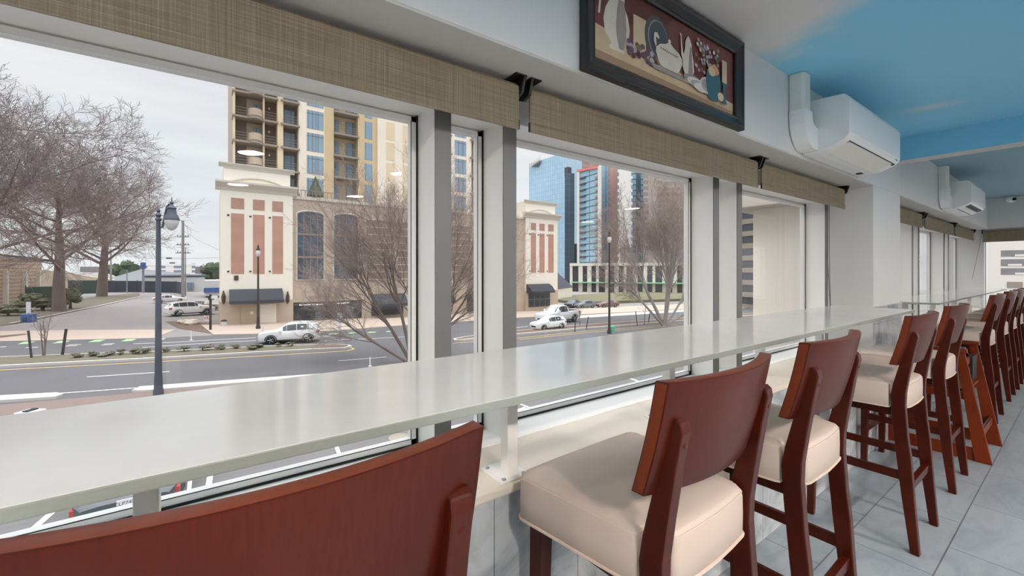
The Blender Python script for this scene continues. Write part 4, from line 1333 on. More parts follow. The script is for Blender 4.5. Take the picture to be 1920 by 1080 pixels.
def archwin(u0, u1, vtop, vbot, m=ARCHG):
    y0, zb_ = fq(XA, u0, vbot); y1, _ = fq(XA, u1, vbot); _, zt_ = fq(XA, u0, vtop)
    n = 10; rise = (y1 - y0) * .16
    poly = [(y0, zb_), (y1, zb_)] + [((y0 + y1) / 2 + (y1 - y0) / 2 * math.cos(PI * k / n), zt_ - rise + rise * math.sin(PI * k / n)) for k in range(n + 1)]
    g = MB(); g.prism(poly, lambda p: (XA - .05, p[0], p[1]), lambda p: (XA + .03, p[0], p[1])); w_ = part(g, 'arched_window', m)
    g = MB()
    for t in (.33, .66):
        zz = zb_ + (zt_ - zb_) * t; g.box(XA + .02, XA + .08, y0, y1, zz - .12, zz + .12)
    for t in (.25, .5, .75):
        yy = y0 + (y1 - y0) * t; g.box(XA + .02, XA + .05, yy - .03, yy + .03, zb_, zt_ - rise)
    part(g, 'window_bars', LOUV, parent=w_)
    ring = [Vector((XA + .05, p[0], p[1])) for p in poly]
    g = MB(); g.tube(ring, .11, 4, closed=True); part(g, 'surround', CREAM2, parent=w_)


archwin(556, 608, 394, 525); archwin(625, 672, 399, 524)
# louvred bays further right along the facade
yW = [fq(XA, u, 500)[0] for u in (556, 608, 625, 672)]
pitch = yW[2] - yW[0]; wid = yW[1] - yW[0]
_, zl1 = fq(XA, 700, 412); _, zl0 = fq(XA, 700, 524)
yy = yW[2] + pitch
while yy + wid < ym1 - .5:
    part(bx(XA - .03, XA + .05, yy, yy + wid, zl0, zl1), 'louvre_bay', LOUV)
    g = MB()
    for k in range(9):
        zk = zl0 + (zl1 - zl0) * k / 8; g.box(XA + .04, XA + .10, yy, yy + wid, zk - .06, zk + .06)
    part(g, 'louvre_slats', CREAM2)
    yy += pitch
# garage entrance with lit tubes inside
y0g, z1g = fq(XA, 549, 567); y1g, _ = fq(XA, 678, 590)
g = MB(); g.box(XA - .02, XA + .06, y0g, y1g, gz(10) + .05, z1g); part(g, 'garage_opening', DARKG)
g = MB(); g.box(XA + .05, XA + .15, y0g - .2, y1g + .2, z1g - .02, z1g + .35); part(g, 'lintel', TANB)
for (u0, u1, v) in ((561, 605, 572), (632, 655, 569)):
    p, q = FX(u0, v, XA + .1), FX(u1, v - 1.5, XA + .1)
    g = MB(); g.tube([p, q], .07, 6); part(g, 'tube_light', TUBE)
for u in (596, 628, 655):
    yy, _ = fq(XA, u, 590); g = MB(); g.box(XA + .06, XA + .12, yy - .35, yy + .35, gz(10) + .1, z1g - .6); part(g, 'garage_pier', ROOFD)
y0g, z1g = fq(XA + .8, 700, 552); y1g, z0g = fq(XA + .8, 760, 572)
awning(y0g, y1g, z0g, z1g)
g = MB(); g.box(XA, XA + .08, y0g, y1g, gz(16) + .3, z0g + .5); part(g, 'shopfront', DKGLS)
yk = y1g + 2.5
while yk + 5 < ym1:
    awning(yk, yk + 4.6, z0g, z1g)
    part(bx(XA, XA + .08, yk, yk + 4.6, gz(25) + .3, z0g + .5), 'shopfront', DKGLS)
    yk += 7.4
# terrace with planter pyramid tree on the podium roof
g = MB(); yy, zz = fq(XT + 2, 590, 363); g.lathe([(1.05, 0), (.02, 2.6)], (XT + 2.5, yy, zz - .4), 10); part(g, 'clipped_cone_tree', EVERG)
g = MB(); y0_, z1_ = fq(XA - 1, 549, 362); y1_, z0_ = fq(XA - 1, 562, 374); g.box(XA - 3, XA - 1, y0_, y1_, z0_ - .5, z1_); part(g, 'roof_box', LOUV)
g = MB()
for u in range(565, 700, 7):
    yy, _ = fq(XA - .5, u, 365); g.box(XA - .52, XA - .48, yy - .03, yy + .03, zmid, zmid + 1.1)
y0_, _ = fq(XA - .5, 563, 365); y1_, _ = fq(XA - .5, 705, 365); g.box(XA - .54, XA - .46, y0_, y1_, zmid + 1.05, zmid + 1.13); part(g, 'terrace_railing', RAILM)

# the tower
tower = thing('apartment_tower', 'tall tan apartment tower with balconies behind the cream building', 'building', (XT - 8, 20, gz(20)))


def T(mb, name, m, parent=None, **kw):
    return part(mb, name, m, tower, parent, **kw)


ZTOP = 46.0
yt0, _ = fq(XT, 437, 250)
uT = {}


def ty(u):
    return fq(XT, u, 250)[0]


def tz(v, u=590):
    return fq(XT, u, v)[1]


y_end = ty(896)
ZB = gz(20) - 1.5
PIT = 3.05
z_slab = tz(251, 640)          # one balcony slab level, floors repeat by PIT
T(bx(XT - 16, XT - 1.6, yt0, y_end, ZB, ZTOP), 'core_wall', TAUPE)
cols = [  # (u0, u1, kind)
    (437, 441, 'pier'), (441, 464, 'deep'), (464, 493, 'round'), (493, 496, 'pier'), (496, 520, 'lampbay'), (520, 531, 'pier'), (531, 560, 'glassbay'), (560, 573, 'tanwall'),
    (573, 608, 'windows'), (608, 626, 'ochre'), (626, 671, 'balcony'), (671, 682, 'ochre'), (682, 699, 'narrow'), (699, 707, 'ochre'), (707, 776, 'stair'), (776, 800, 'narrow'), (800, 845, 'balcony'), (845, 851, 'tanwall'), (851, 875, 'windows'), (875, 884, 'tanwall'), (884, 896, 'deep')]
floors = [z_slab + k * PIT for k in range(-6, 9)]
floors = [z for z in floors if z > zmid - 3 and z < ZTOP - 2]
for u0, u1, kind in cols:
    y0, y1 = ty(u0), ty(u1)
    if kind == 'pier':
        T(bx(XT - 1.6, XT + .1, y0, y1, ZB, ZTOP), 'pilaster', BEIGEP)
    elif kind in ('tanwall', 'ochre', 'windows', 'narrow'):
        mm = {'tanwall': PALEP, 'ochre': TANY, 'windows': PALEP, 'narrow': TANY}[kind]
        T(bx(XT - 1.6, XT, y0, y1, ZB, ZTOP), 'wall_strip', mm)
        if kind in ('windows', 'narrow'):
            for z in floors:
                if z > 36: continue
                g = MB(); g.box(XT - .05, XT + .03, y0 + .15, y1 - .1, z - .05, z + PIT - .62); w_ = T(g, 'window', WINB)
                if kind == 'windows':
                    g = MB()
                    for t in (.33, .67):
                        yy = y0 + .15 + (y1 - y0 - .25) * t; g.box(XT + .02, XT + .06, yy - .04, yy + .04, z - .05, z + PIT - .62)
                    g.box(XT + .02, XT + .06, y0 + .15, y1 - .1, z + PIT - 1.05, z + PIT - .98)
                    T(g, 'window_bars', RAILM, parent=w_)
    elif kind == 'stair':
        T(bx(XT - 1.6, XT + .25, y0, y1, ZB, ZTOP), 'stair_tower', PALEP)
        for (a, b_) in ((723, 739), (754, 769)):
            for z in floors:
                if z > 36: continue
                ya_, yb_ = ty(a), ty(b_); T(bx(XT + .2, XT + .28, ya_, yb_, z + .35, z + PIT - .1), 'infill_panel', BEIGEP)
    else:
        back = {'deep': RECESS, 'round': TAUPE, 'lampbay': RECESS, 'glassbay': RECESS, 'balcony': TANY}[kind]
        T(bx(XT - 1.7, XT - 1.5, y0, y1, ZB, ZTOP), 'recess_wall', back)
        for z in floors:
            if z > 38: continue
            g = MB()
            if kind == 'round':
                n = 10; ymid = (y0 + y1) / 2; rr = (y1 - y0) / 2
                poly = [(XT - 1.5, y0), (XT - 1.5, y1)] + [(XT - .2 + 1.3 * math.sin(PI * k / n), ymid + rr * math.cos(PI * k / n)) for k in range(n + 1)]
                g.prism(poly, lambda p: (p[0], p[1], z - .28), lambda p: (p[0], p[1], z))
                s_ = T(g, 'balcony_slab', SLAB)
                g = MB(); pr = [(XT - .2 + 1.2 * math.sin(PI * k / n), ymid + rr * .96 * math.cos(PI * k / n)) for k in range(n + 1)]
                for k in range(n):
                    (xa, ya_), (xb, yb_) = pr[k], pr[k + 1]
                    g.quadpts((xa, ya_, z + .12), (xb, yb_, z + .12), (xb, yb_, z + 1.0), (xa, ya_, z + 1.0))
                T(g, 'railing', TAUPE, parent=s_)
                T(bx(XT - 1.55, XT - 1.35, y0 + .45 * (y1 - y0), y1 - .1 * (y1 - y0), z, z + 2.2), 'balcony_window', WIND)
            else:
                g.box(XT - 1.6, XT + .35, y0 - (.3 if kind != 'balcony' else 0), y1 + .1, z - .25, z)
                s_ = T(g, 'balcony_slab', SLAB)
                g = MB()
                for k in range(3):
                    g.box(XT + .28, XT + .32, y0, y1, z + .25 + .35 * k, z + .29 + .35 * k)
                T(g, 'railing', RAILM, parent=s_)
                if kind == 'glassbay':
                    T(bx(XT - 1.55, XT - 1.35, y0 + .15, y1 - .3, z, z + 2.3), 'balcony_window', WIND)
                if kind == 'balcony':
                    T(bx(XT - 1.55, XT - 1.35, y0 + .1, y0 + (y1 - y0) * .30, z, z + 2.3), 'balcony_window', WIND)
                    T(bx(XT - 1.55, XT - 1.35, y0 + (y1 - y0) * .60, y1 - .15, z, z + 2.3), 'balcony_window', WIND)
                if kind in ('lampbay', 'balcony'):
                    g = MB(); yy = y0 + (y1 - y0) * .45; g.lathe([(.05, -.15), (.13, 0), (.05, .15)], (XT - 1.3, yy, z + 2.0), 8); T(g, 'wall_lamp', SIGNW)

# ------------------------------------------------------------------ downtown towers, far away


def block(name, label, corners, vtop, parts, cat='building', base=None, tops=None):
    """corners: (u, distance) footprint outline seen from here, closed by a back edge"""
    P = [PD(u, HZ, d) for u, d in corners]
    c = sum(P, Vector()) / len(P)
    return P, c


def tower_block(name, label, pts, ztops, m, extra=None, dep=12.0, zbase=-8.0):
    """pts: visible corner points (Vector) left to right; extruded back to a closed body"""
    c = sum(pts, Vector()) / len(pts)
    back = [p + Vector((p.x, p.y, 0)).normalized() * dep for p in (pts[-1], pts[0])]
    P = pts + back
    Z = list(ztops) + [ztops[-1], ztops[0]]
    r = thing(name, label, 'building', (c.x, c.y, zbase))
    g = MB()
    g.prism(list(range(len(P))), lambda i: (P[i].x - c.x, P[i].y - c.y, 0), lambda i: (P[i].x - c.x, P[i].y - c.y, Z[i] - zbase))
    g.build('tower_body', m, r)
    return r, c


def zt(v, d):
    return CH + (HZ - v) / F * d


a, b_, c_ = PD(992, HZ, 330), PD(1060, HZ, 300), PD(1092, HZ, 330)
r, c = tower_block('office_tower', 'blue glass office tower with a slanted roof and rooftop sign', [a, b_, c_], [zt(307, 330), zt(286, 300), zt(289, 330)], BLUEGL)
c = Vector((c.x, c.y, -8))
# illegible rooftop lettering and dark wedge below it
g = MB(); dr = (b_ - a); dr.z = 0; dr.normalize(); nr = Vector((dr.y, -dr.x, 0))
if nr.dot(Vector((SN, -CS, 0))) < 0: nr = -nr
for k in range(7):
    p = a + dr * (3.2 + k * 1.75); z0 = zt(311 - k * 1.5, 325)
    q = p + nr * .5 - c
    g.box(q.x - .4, q.x + .4, q.y - .4, q.y + .4, z0 + 8 - .2, z0 + 8 + (3.6 if k in (0, 6) else 2.6))
g.build('sign_letters', WHCON, r)
g = MB(); p0 = a + dr * 4 + nr * .6 - c; p1 = a + dr * 15 + nr * .6 - c; p2 = a + dr * 11 + nr * .6 - c
g.prism([0, 1, 2], lambda i: ([p0, p1, p2][i].x, [p0, p1, p2][i].y, [zt(312, 325), zt(304, 322), zt(313, 322)][i] + 8), lambda i: ([p0, p1, p2][i].x + nr.x * .4, [p0, p1, p2][i].y + nr.y * .4, [zt(312, 325), zt(304, 322), zt(313, 322)][i] + 8))
g.build('sign_wedge', ROOFD, r)
a, b_ = PD(1059, HZ, 270), PD(1077, HZ, 272)
r, c = tower_block('slim_tower', 'slim dark glass tower in front of the blue office tower', [a, b_], [zt(324, 270), zt(325, 272)], DKBLUE)
p = PD(1065, HZ, 276) - Vector((c.x, c.y, 0)); g = MB(); zz = zt(324, 270) + 8; g.box(p.x - 1.6, p.x + 1.6, p.y - 1.6, p.y + 1.6, zz - 1, zz + 4.8); g.build('roof_room', ROOFD, r)
a, b_ = PD(1077, HZ, 285), PD(1088, HZ, 285)
tower_block('glass_annex', 'dark glass annex low behind the slim dark tower', [a, b_], [zt(457, 285), zt(457, 285)], DKBLUE)
# white framed tower with red parapet
a, b_ = PD(1084, HZ, 240), PD(1128, HZ, 222)
za, zb_ = zt(322, 240), zt(311, 222)
r, c = tower_block('framed_tower', 'white framed glass tower with a red parapet line', [a, b_], [za - .5, zb_ - .5], TEALGL)
dr = (b_ - a); dr.z = 0; L = dr.length; dr.normalize(); nr = Vector((dr.y, -dr.x, 0))
if nr.dot(Vector((SN, -CS, 0))) < 0: nr = -nr


def ribbon(mb, t0, t1, z0a, z0b, z1a, z1b, out=.8):
    q = [a + dr * t0, a + dr * t1]
    pts = []
    for off in (0, out):
        pts += [(q[0] + nr * off, z0a), (q[1] + nr * off, z0b), (q[1] + nr * off, z1b), (q[0] + nr * off, z1a)]
    V = [(p.x - c.x, p.y - c.y, z + 8) for p, z in pts]
    mb.hexa([V[0], V[1], V[5], V[4], V[3], V[2], V[6], V[7]])


g = MB(); ribbon(g, 0, 2.0, -8, -8, za, za + .3); g.build('white_frame', WHCON, r)
g = MB(); ribbon(g, L - 2.2, L, -8, -8, zb_, zb_ + .8); g.build('white_frame', WHCON, r)
g = MB(); ribbon(g, 0, L - 2.2, za - .2, zb_ - .9, za + 1.0, zb_ + .3, 1.0); g.build('red_parapet', REDTR, r)
g = MB()
for k in range(22):
    z = za - 5 - k * 3.4
    ribbon(g, 2.6, 7.2, z, z, z + .9, z + .9, .9)
g.build('balcony_slabs', ROOFD, r)
g = MB()
for k in range(22):
    z = zb_ - 6 - k * 3.4
    ribbon(g, L - 4.6, L - 2.3, z, z, z + 1.0, z + 1.0, .9)
g.build('end_balconies', REDBR, r)
specs = [('brick_tower', 'pale red unfinished tower top behind the white framed tower', 1091, 1134, 264, 281, 276, REDBR), ('glass_tower', 'blue glass tower between white frame and red brick', 1128, 1144, 252, 297, 300, BLUEGL), ('brick_tower', 'red brick balcony tower beside the white gridded tower', 1141, 1160, 236, 291, 296, REDBR),
         ('gridded_tower', 'white tower with a grid of small windows', 1158, 1186, 220, 297, 303, WHTOW), ('glass_tower', 'teal glass tower right of the white gridded one', 1184, 1210, 256, 300, 310, TEALGL), ('brick_tower', 'taupe tower partly hidden by the pale bare tree', 1206, 1242, 240, 300, 322, TAUTOW), ('brick_tower', 'wide taupe tower rising behind the pale bare tree crown', 1240, 1330, 260, 318, 340, TAUTOW)]
for nm, lab, u0, u1, d, v0, v1, mm in specs:
    r, c = tower_block(nm, lab, [PD(u0, HZ, d), PD(u1, HZ, d)], [zt(v0, d), zt(v1, d)], mm)
    g = MB(); p = PD((u0 + u1) / 2, HZ, d + 6) - Vector((c.x, c.y, 0)); zz = max(zt(v0, d), zt(v1, d)) + 8; g.box(p.x - 3, p.x + 3, p.y - 3, p.y + 3, zz - 1, zz + 4); g.build('roof_room', ROOFD, r)
a, b_ = PD(1163, HZ, 204), PD(1186, HZ, 202)
r, c = tower_block('parking_block', 'grey concrete block at the foot of the white gridded tower', [a, b_], [zt(464, 204), zt(464, 202)], SLAB)
# white columned building with green canopy
a, b_ = PD(1069, HZ, 165), PD(1290, HZ, 150)
r, c = tower_block('columned_building', 'low white columned building with a green canopy behind the grass bank', [a, b_], [zt(494, 165), zt(497, 150)], DKGLS, zbase=-9.0)
dr = (b_ - a); dr.z = 0; L = dr.length; dr.normalize(); nr = Vector((dr.y, -dr.x, 0))
if nr.dot(Vector((SN, -CS, 0))) < 0: nr = -nr


def rib9(mb, t0, t1, z0, z1, out):
    q = [a + dr * t0, a + dr * t1]
    V = []
    for z in (z0, z1):
        V += [(q[0].x - c.x, q[0].y - c.y, z + 9), (q[1].x - c.x, q[1].y - c.y, z + 9), (q[1].x + nr.x * out - c.x, q[1].y + nr.y * out - c.y, z + 9), (q[0].x + nr.x * out - c.x, q[0].y + nr.y * out - c.y, z + 9)]
    mb.hexa(V)


zt_ = zt(494, 165); k = 0
while k * 3.4 < L - 1:
    g = MB(); rib9(g, k * 3.4, k * 3.4 + (1.6 if k % 3 else 1.0), -9, zt_, .6); g.build('column', WHCON, r); k += 1
g = MB(); rib9(g, 0, L, zt_ - 1.0, zt_ + .1, .8); g.build('cornice', WHCON, r)
g = MB(); rib9(g, 1, L, zt(530, 165), zt(528, 165), 2.2); g.build('canopy', GRNCAN, r)
# small slate roofed building beside the podium
a2, b2 = PD(1041, HZ, 96), PD(1073, HZ, 110)
r = thing('kiosk_building', 'small building with a slate roof at the end of the podium', 'building', (a2.x, a2.y, -6.2))
q = b2 - a2; back = Vector((-SN, CS, 0)) * 12
zr = zt(541, 100); zp = zt(503, 100)
Pq = [Vector((0, 0, 0)), Vector((q.x, q.y, 0)), Vector((q.x, q.y, 0)) + back, back]
g = MB(); g.prism(Pq, lambda p: (p.x, p.y, 0), lambda p: (p.x, p.y, zr + 6.2)); g.build('wall', CREAM, r)
g = MB(); cc = sum(Pq, Vector()) / 4
tp = Pq[0] * .9 + cc * .1
V = [p + Vector((0, 0, zr + 6.2)) + (p - cc) * .06 for p in Pq]; ap = [Pq[0].lerp(Pq[3], .4) + Vector((0, 0, zp + 6.2)), Pq[0].lerp(Pq[3], .6) + Vector((0, 0, zp + 6.2))]
g.v = [tuple(v) for v in V + ap]
for f in ((0, 1, 4), (1, 2, 5, 4), (2, 3, 5), (3, 0, 4, 5), (0, 3, 2, 1)):
    g.face(f)
g.build('roof', ROOFD, r)

# ------------------------------------------------------------------ buildings around the left lot
a, b_ = PD(-260, HZ, 44), PD(78, HZ, 68)
r, c = tower_block('brick_building', 'banded tan brick building at the far left behind the trees', [a, b_], [zt(470, 44), zt(483, 68)], BRK, zbase=-5.0)
g = MB(); dr = (b_ - a).normalized()
for t in (.72, .86, .97):
    p = a.lerp(b_, t) - Vector((c.x, c.y, 0)); g.box(p.x - .25, p.x + .45, p.y - .3, p.y + .3, 0, 6.2)
g.build('pilasters', CREAM2, r)
g = MB(); pa, pb = a - c, b_ - c
g.tube([(pa.x + .3, pa.y, 1.0), (pb.x + .3, pb.y, .9)], .25, 4); g.build('string_course', CREAM2, r)
a, b_ = PD(76, HZ, 92), PD(215, HZ, 125)
r, c = tower_block('shed_building', 'low tan brick building behind the green screen fence', [a, b_], [zt(505, 92), zt(525, 125)], TANB, zbase=-5.0)
a, b_ = PD(196, HZ, 140), PD(300, HZ, 150)
r, c = tower_block('metal_roof_building', 'low building with a wide grey metal roof beyond the lot', [a, b_], [zt(527, 140), zt(530, 150)], TANB, zbase=-5.0)
g = MB(); d1 = b_ - a; away = Vector((-SN, CS, 0)) * 14
V = [a - c + Vector((-1, -1, zt(528, 140) + 5 - c.z)), b_ - c + Vector((0, 2, zt(530, 150) + 5 - c.z)), b_ - c + away + Vector((0, 0, zt(519, 150) + 5)), a - c + away + Vector((0, 0, zt(508, 140) + 5))]
V = [Vector((v.x, v.y, z)) for v, z in zip(V, (zt(528, 140) + 5, zt(531, 150) + 5, zt(516, 150) + 5, zt(506, 140) + 5))]
g.prism(list(range(4)), lambda i: V[i], lambda i: V[i] + Vector((0, 0, .3))); g.build('roof', METR, r)
a, b_ = PD(268, HZ, 112), PD(384, HZ, 116)
r, c = tower_block('white_shed', 'long low white building across the lot behind the utility poles', [a, b_], [zt(519, 112), zt(518, 116)], WHSID, zbase=-5.0)
dr = (b_ - a); dr.z = 0; L = dr.length; dr.normalize()
g = MB(); pa, pb = a - c, b_ - c
g.tube([(pa.x, pa.y, zt(518, 112) + 5), (pb.x, pb.y, zt(517, 116) + 5)], .35, 4); g.build('roof_edge', ROOFD, r)
for t, w_ in ((.38, .03), (.76, .03)):
    p = a + dr * L * t - c; g = MB(); g.box(p.x - .6 + SN * .3, p.x + .6 + SN * .3, p.y - .7, p.y + .7, zt(541, 114) + 5, zt(530, 114) + 5); g.build('window', WIND, r)
a, b_ = PD(270, HZ, 330), PD(366, HZ, 330)
r, c = tower_block('white_block', 'distant white gridded apartment block on the skyline', [a, b_], [zt(497, 330), zt(494, 330)], WHTOW)
tower_block('distant_ridge', 'hazy wooded ridge on the skyline behind the lot', [PD(150, HZ, 700), PD(420, HZ, 700)], [zt(500, 700), zt(500, 700)], HILLM)
a, b_ = PD(384, HZ, 90), PD(414, HZ, 92)
r, c = tower_block('blue_trailer', 'white and blue trailer at the corner of the cream building', [a, b_], [zt(526, 90), zt(526, 92)], WHSID, zbase=-4.2)
pa, pb = a - c, b_ - c
g = MB(); g.prism([(0, 0), (1, 0)][:2] + [(1, 1), (0, 1)], lambda p: (pa.x + (pb.x - pa.x) * p[0] + SN * .2, pa.y + (pb.y - pa.y) * p[0] - CS * .2, zt(549 - 9 * p[1], 90) + 4.2), lambda p: (pa.x + (pb.x - pa.x) * p[0] + SN * .3, pa.y + (pb.y - pa.y) * p[0] - CS * .3, zt(549 - 9 * p[1], 90) + 4.2)); g.build('blue_panel', BLUEP, r)
# deck building seen through the third window and garage seen through the end window


def deck(name, label, a, b_, z0, z1, n, m1, m2):
    c = (a + b_) / 2
    r = thing(name, label, 'building', (c.x, c.y, -8))
    away = Vector((c.x, c.y, 0)).normalized() * 14
    P = [a - c, b_ - c, b_ - c + away, a - c + away]
    g = MB(); P2 = [p * .985 + away * .02 for p in P]
    g.prism(P2, lambda p: (p.x, p.y, 0), lambda p: (p.x, p.y, z1 + 7)); g.build('dark_openings', m1, r)
    h_ = (z1 - z0) / n
    for k in range(n + 1):
        g = MB(); z = z0 + k * h_ + 8
        g.prism(P, lambda p: (p.x, p.y, z - h_ * .20), lambda p: (p.x, p.y, z + h_ * .20)); g.build('parapet_band', m2, r)
    return r


deck('parking_deck', 'grey banded parking deck seen in the strip beside the exterior pier', PD(1340, HZ, 92), PD(1440, HZ, 80), -6, zt(372, 86), 9, DKGLS, SLAB)
ga, gb = PD(1851, HZ, 40), PD(2260, HZ, 34)
r, c = tower_block('parking_garage', 'white parking garage with dark open levels outside the end window', [ga, gb], [zt(440, 40), zt(440, 34)], WHCON)
gd_ = (gb - ga); gd_.z = 0; gL = gd_.length; gd_.normalize(); gn = Vector((gd_.y, -gd_.x, 0))
if gn.dot(Vector((c.x, c.y, 0))) > 0: gn = -gn
for v0, v1 in ((470, 481.5), (486.5, 499), (503, 515)):
    pts = []
    for off in (-.02, .02):
        for t in (.9, gL):
            q = ga + gd_ * t + gn * off - c; pts.append((q.x, q.y))
    z0, z1 = zt(v1, 40) + 8, zt(v0, 40) + 8
    g = MB(); g.hexa([(*pts[0], z0), (*pts[1], z0), (*pts[3], z0), (*pts[2], z0), (*pts[0], z1), (*pts[1], z1), (*pts[3], z1), (*pts[2], z1)]); g.build('open_level', GARD, r)
    g = MB()
    for t in (1.2 + .3 * (v0 % 3), 2.9 - .2 * (v0 % 2), 4.5):
        q = ga + gd_ * t + gn * .03 - c; q2 = ga + gd_ * (t + .9) + gn * .03 - c
        g.hexa([(q.x, q.y, z0 + .02), (q2.x, q2.y, z0 + .02), (q2.x + gn.x * .01, q2.y + gn.y * .01, z0 + .02), (q.x + gn.x * .01, q.y + gn.y * .01, z0 + .02), (q.x, q.y, z0 + .2), (q2.x, q2.y, z0 + .2), (q2.x + gn.x * .01, q2.y + gn.y * .01, z0 + .2), (q.x + gn.x * .01, q.y + gn.y * .01, z0 + .2)])
    g.build('parked_roofs', WHCON, r)
q = ga + gd_ * 1.3 + gn * .05 - c; q2 = ga + gd_ * 2.3 + gn * .05 - c
g = MB(); z0, z1 = zt(539, 40) + 8, zt(528, 40) + 8; g.hexa([(q.x, q.y, z0), (q2.x, q2.y, z0), (q2.x - gn.x * .2, q2.y - gn.y * .2, z0), (q.x - gn.x * .2, q.y - gn.y * .2, z0), (q.x, q.y, z1), (q2.x, q2.y, z1), (q2.x - gn.x * .2, q2.y - gn.y * .2, z1), (q.x - gn.x * .2, q.y - gn.y * .2, z1)]); g.build('wall_louvre', SLAB, r)
# exterior pier of our own building
r = thing('exterior_pier', 'beige rendered exterior pier close outside the third window', 'pier', (-1.55, 4.25, gz(4)))
bx(-.25, .18, -.29, .30, 0, 6.52).build('shaft', CREAM, r, bevel=.01)
bx(-.33, .18, -.36, .33, 5.44, 5.53).build('ledge_band', TANB, r, bevel=.01)
bx(-.4, .18, -.5, .4, 6.50, 8.5).build('cap', CREAM2, r, bevel=.01)

# ------------------------------------------------------------------ fences


def fence(name, label, pts, h_, m, cat='fence'):
    c = pts[0]
    r = thing(name, label, cat, (c.x, c.y, gz(c.y)))
    g = MB()
    for p, q in zip(pts[:-1], pts[1:]):
        p, q = p - c, q - c
        t = (q - p); t.z = 0; t.normalize(); nn = Vector((-t.y, t.x, 0)) * .04
        g.hexa([p - nn, q - nn, q + nn, p + nn, p - nn + Vector((0, 0, h_)), q - nn + Vector((0, 0, h_)), q + nn + Vector((0, 0, h_)), p + nn + Vector((0, 0, h_))])
    g.build('screen_panel', m, r)
    for p, q in zip(pts[:-1], pts[1:]):
        n = max(1, int((q - p).length / 6))
        for k in range(n + 1):
            s_ = p.lerp(q, k / n) - c; g = MB(); g.tube([s_, s_ + Vector((0, 0, h_ + .25))], .06, 6); g.build('post', STAKE, r)
    return r


def gd(u, d):
    p = PD(u, HZ, d); p.z = gz(p.y); return p


fence('screen_fence', 'green privacy screen fence behind the left trees', [gd(128, 96), gd(182, 100)], 3.1, FENG)
fence('screen_fence', 'long navy privacy screen fence along the back of the lot', [gd(184, 104), gd(258, 108), gd(330, 108), gd(347, 100)], 2.9, FENN)
fence('hedge_fence', 'dark wire fence in front of the brick building', [gd(48, 62), gd(104, 66)], 3.0, FENG)

# ------------------------------------------------------------------ poles and lamps


def pole(u, vtop, d, label, rad, arms=0):
    b = gd(u, d); top = zt(vtop, d)
    r = thing('utility_pole', label, 'pole', b)
    h_ = top - b.z
    g = MB(); g.tube([(0, 0, -.2), (0, 0, h_)], [rad, rad * .7], 8); g.build('shaft', POLEW, r, smooth=True)
    for k in range(arms):
        z = h_ - 3.2 - k * 1.6; g = MB(); g.tube([-D2 * (1.1 + .2 * k) + Vector((0, 0, z)), D2 * (1.1 + .2 * k) + Vector((0, 0, z))], .07, 5)
        for t in (-1, -.5, .5, 1):
            p = D2 * (1.05 * t) + Vector((0, 0, z)); g.tube([p, p + Vector((0, 0, .35))], .06, 5)
        g.build('cross_arm', STAKE, r)
    return r


pole(343, 414, 84, 'tall weathered utility pole in front of the white building', .30, 3)
pole(348, 463, 96, 'thin utility pole just right of the tall weathered one', .12)
pole(208, 470, 110, 'utility pole behind the tree with the leaning trunk', .22)
pole(268.5, 494, 106, 'short pole with a blue box left of the white building', .30)
pole(238, 505, 104, 'slim pole at the navy screen fence', .14)
b = PD(268.5, 498, 105.3); r = MB(); r.box(b.x - .5, b.x + .5, b.y - .5, b.y + .5, b.z - .8, b.z + .8); tag(r.build('transformer_box', BLUEP, bevel=.1), 'blue box on the short pole beside the white building', 'box')
# overhead wires
r = thing('overhead_wires', 'thin overhead wires crossing the sky above the lot', 'wires', PD(340, 470, 84))
for (p, q) in ((PD(250, 483, 84), PD(412, 483, 80)), (PD(240, 497, 84), PD(412, 497, 80)), (PD(343, 432, 84), PD(413, 470, 60)), (PD(96, 468, 70), PD(343, 484, 84))):
    g = MB(); mid = (p + q) / 2 - Vector((0, 0, .3)); o_ = Vector(r.location); g.tube([p - o_, mid - o_, q - o_], .022, 3); g.build('wire', STAKE, r)
for p in (PD(317, 484, 84), PD(323, 493, 84)):
    g = MB(); q = p - Vector(r.location); g.tube([q - D2 * .5, q + D2 * .5], .13, 6); g.build('splice_box', STAKE, r)

# near street lamp with hanging teardrop lantern
b = G(297, 742); dL = 0
d = -SN * b.x + CS * b.y
h_ = zt(405, d) - b.z
r = thing('street_lamp', 'tall blue grey street lamp with a hanging teardrop lantern on the near kerb', 'street lamp', b)
g = MB(); g.lathe([(.20, -.1), (.20, .25), (.17, .35), (.155, .9), (.14, 1.0), (.085, h_ - .2), (.07, h_)], n=14); g.build('pole', LAMPP, r, smooth=True)
g = MB(); g.lathe([(.07, 0), (.13, .06), (.13, .12), (.07, .18), (.12, .30), (.05, .42), (.08, .5), (.01, .66)], (0, 0, h_ - .25), 12); g.build('finial', LAMPP, r, smooth=True)
ex = D2 * .62
g = MB(); g.tube([Vector((0, 0, h_ - .55)), D2 * .2 + Vector((0, 0, h_ - .5)), D2 * .30 + Vector((0, 0, h_)), D2 * .40 + Vector((0, 0, h_ + .42)), D2 * .5 + Vector((0, 0, h_ + .55)), ex + Vector((0, 0, h_ + .5))], .045, 7); g.build('bracket_arm', LAMPP, r, smooth=True)
g = MB(); g.lathe([(.012, .78), (.03, .6), (.09, .52), (.05, .45), (.12, .34), (.2, .27), (.16, .22), (.2, -.02), (.27, -.12), (.31, -.27), (.29, -.30), (.05, -.30)], (ex.x, ex.y, h_ + .1), 14); lh = g.build('lamp_head', LAMPP, r, smooth=True)
g = MB(); g.lathe([(.285, -.30), (.28, -.38), (.25, -.50), (.19, -.64), (.10, -.74), (.02, -.78)], (ex.x, ex.y, h_ + .1), 14); g.build('globe', GLOBE, lh, smooth=True)


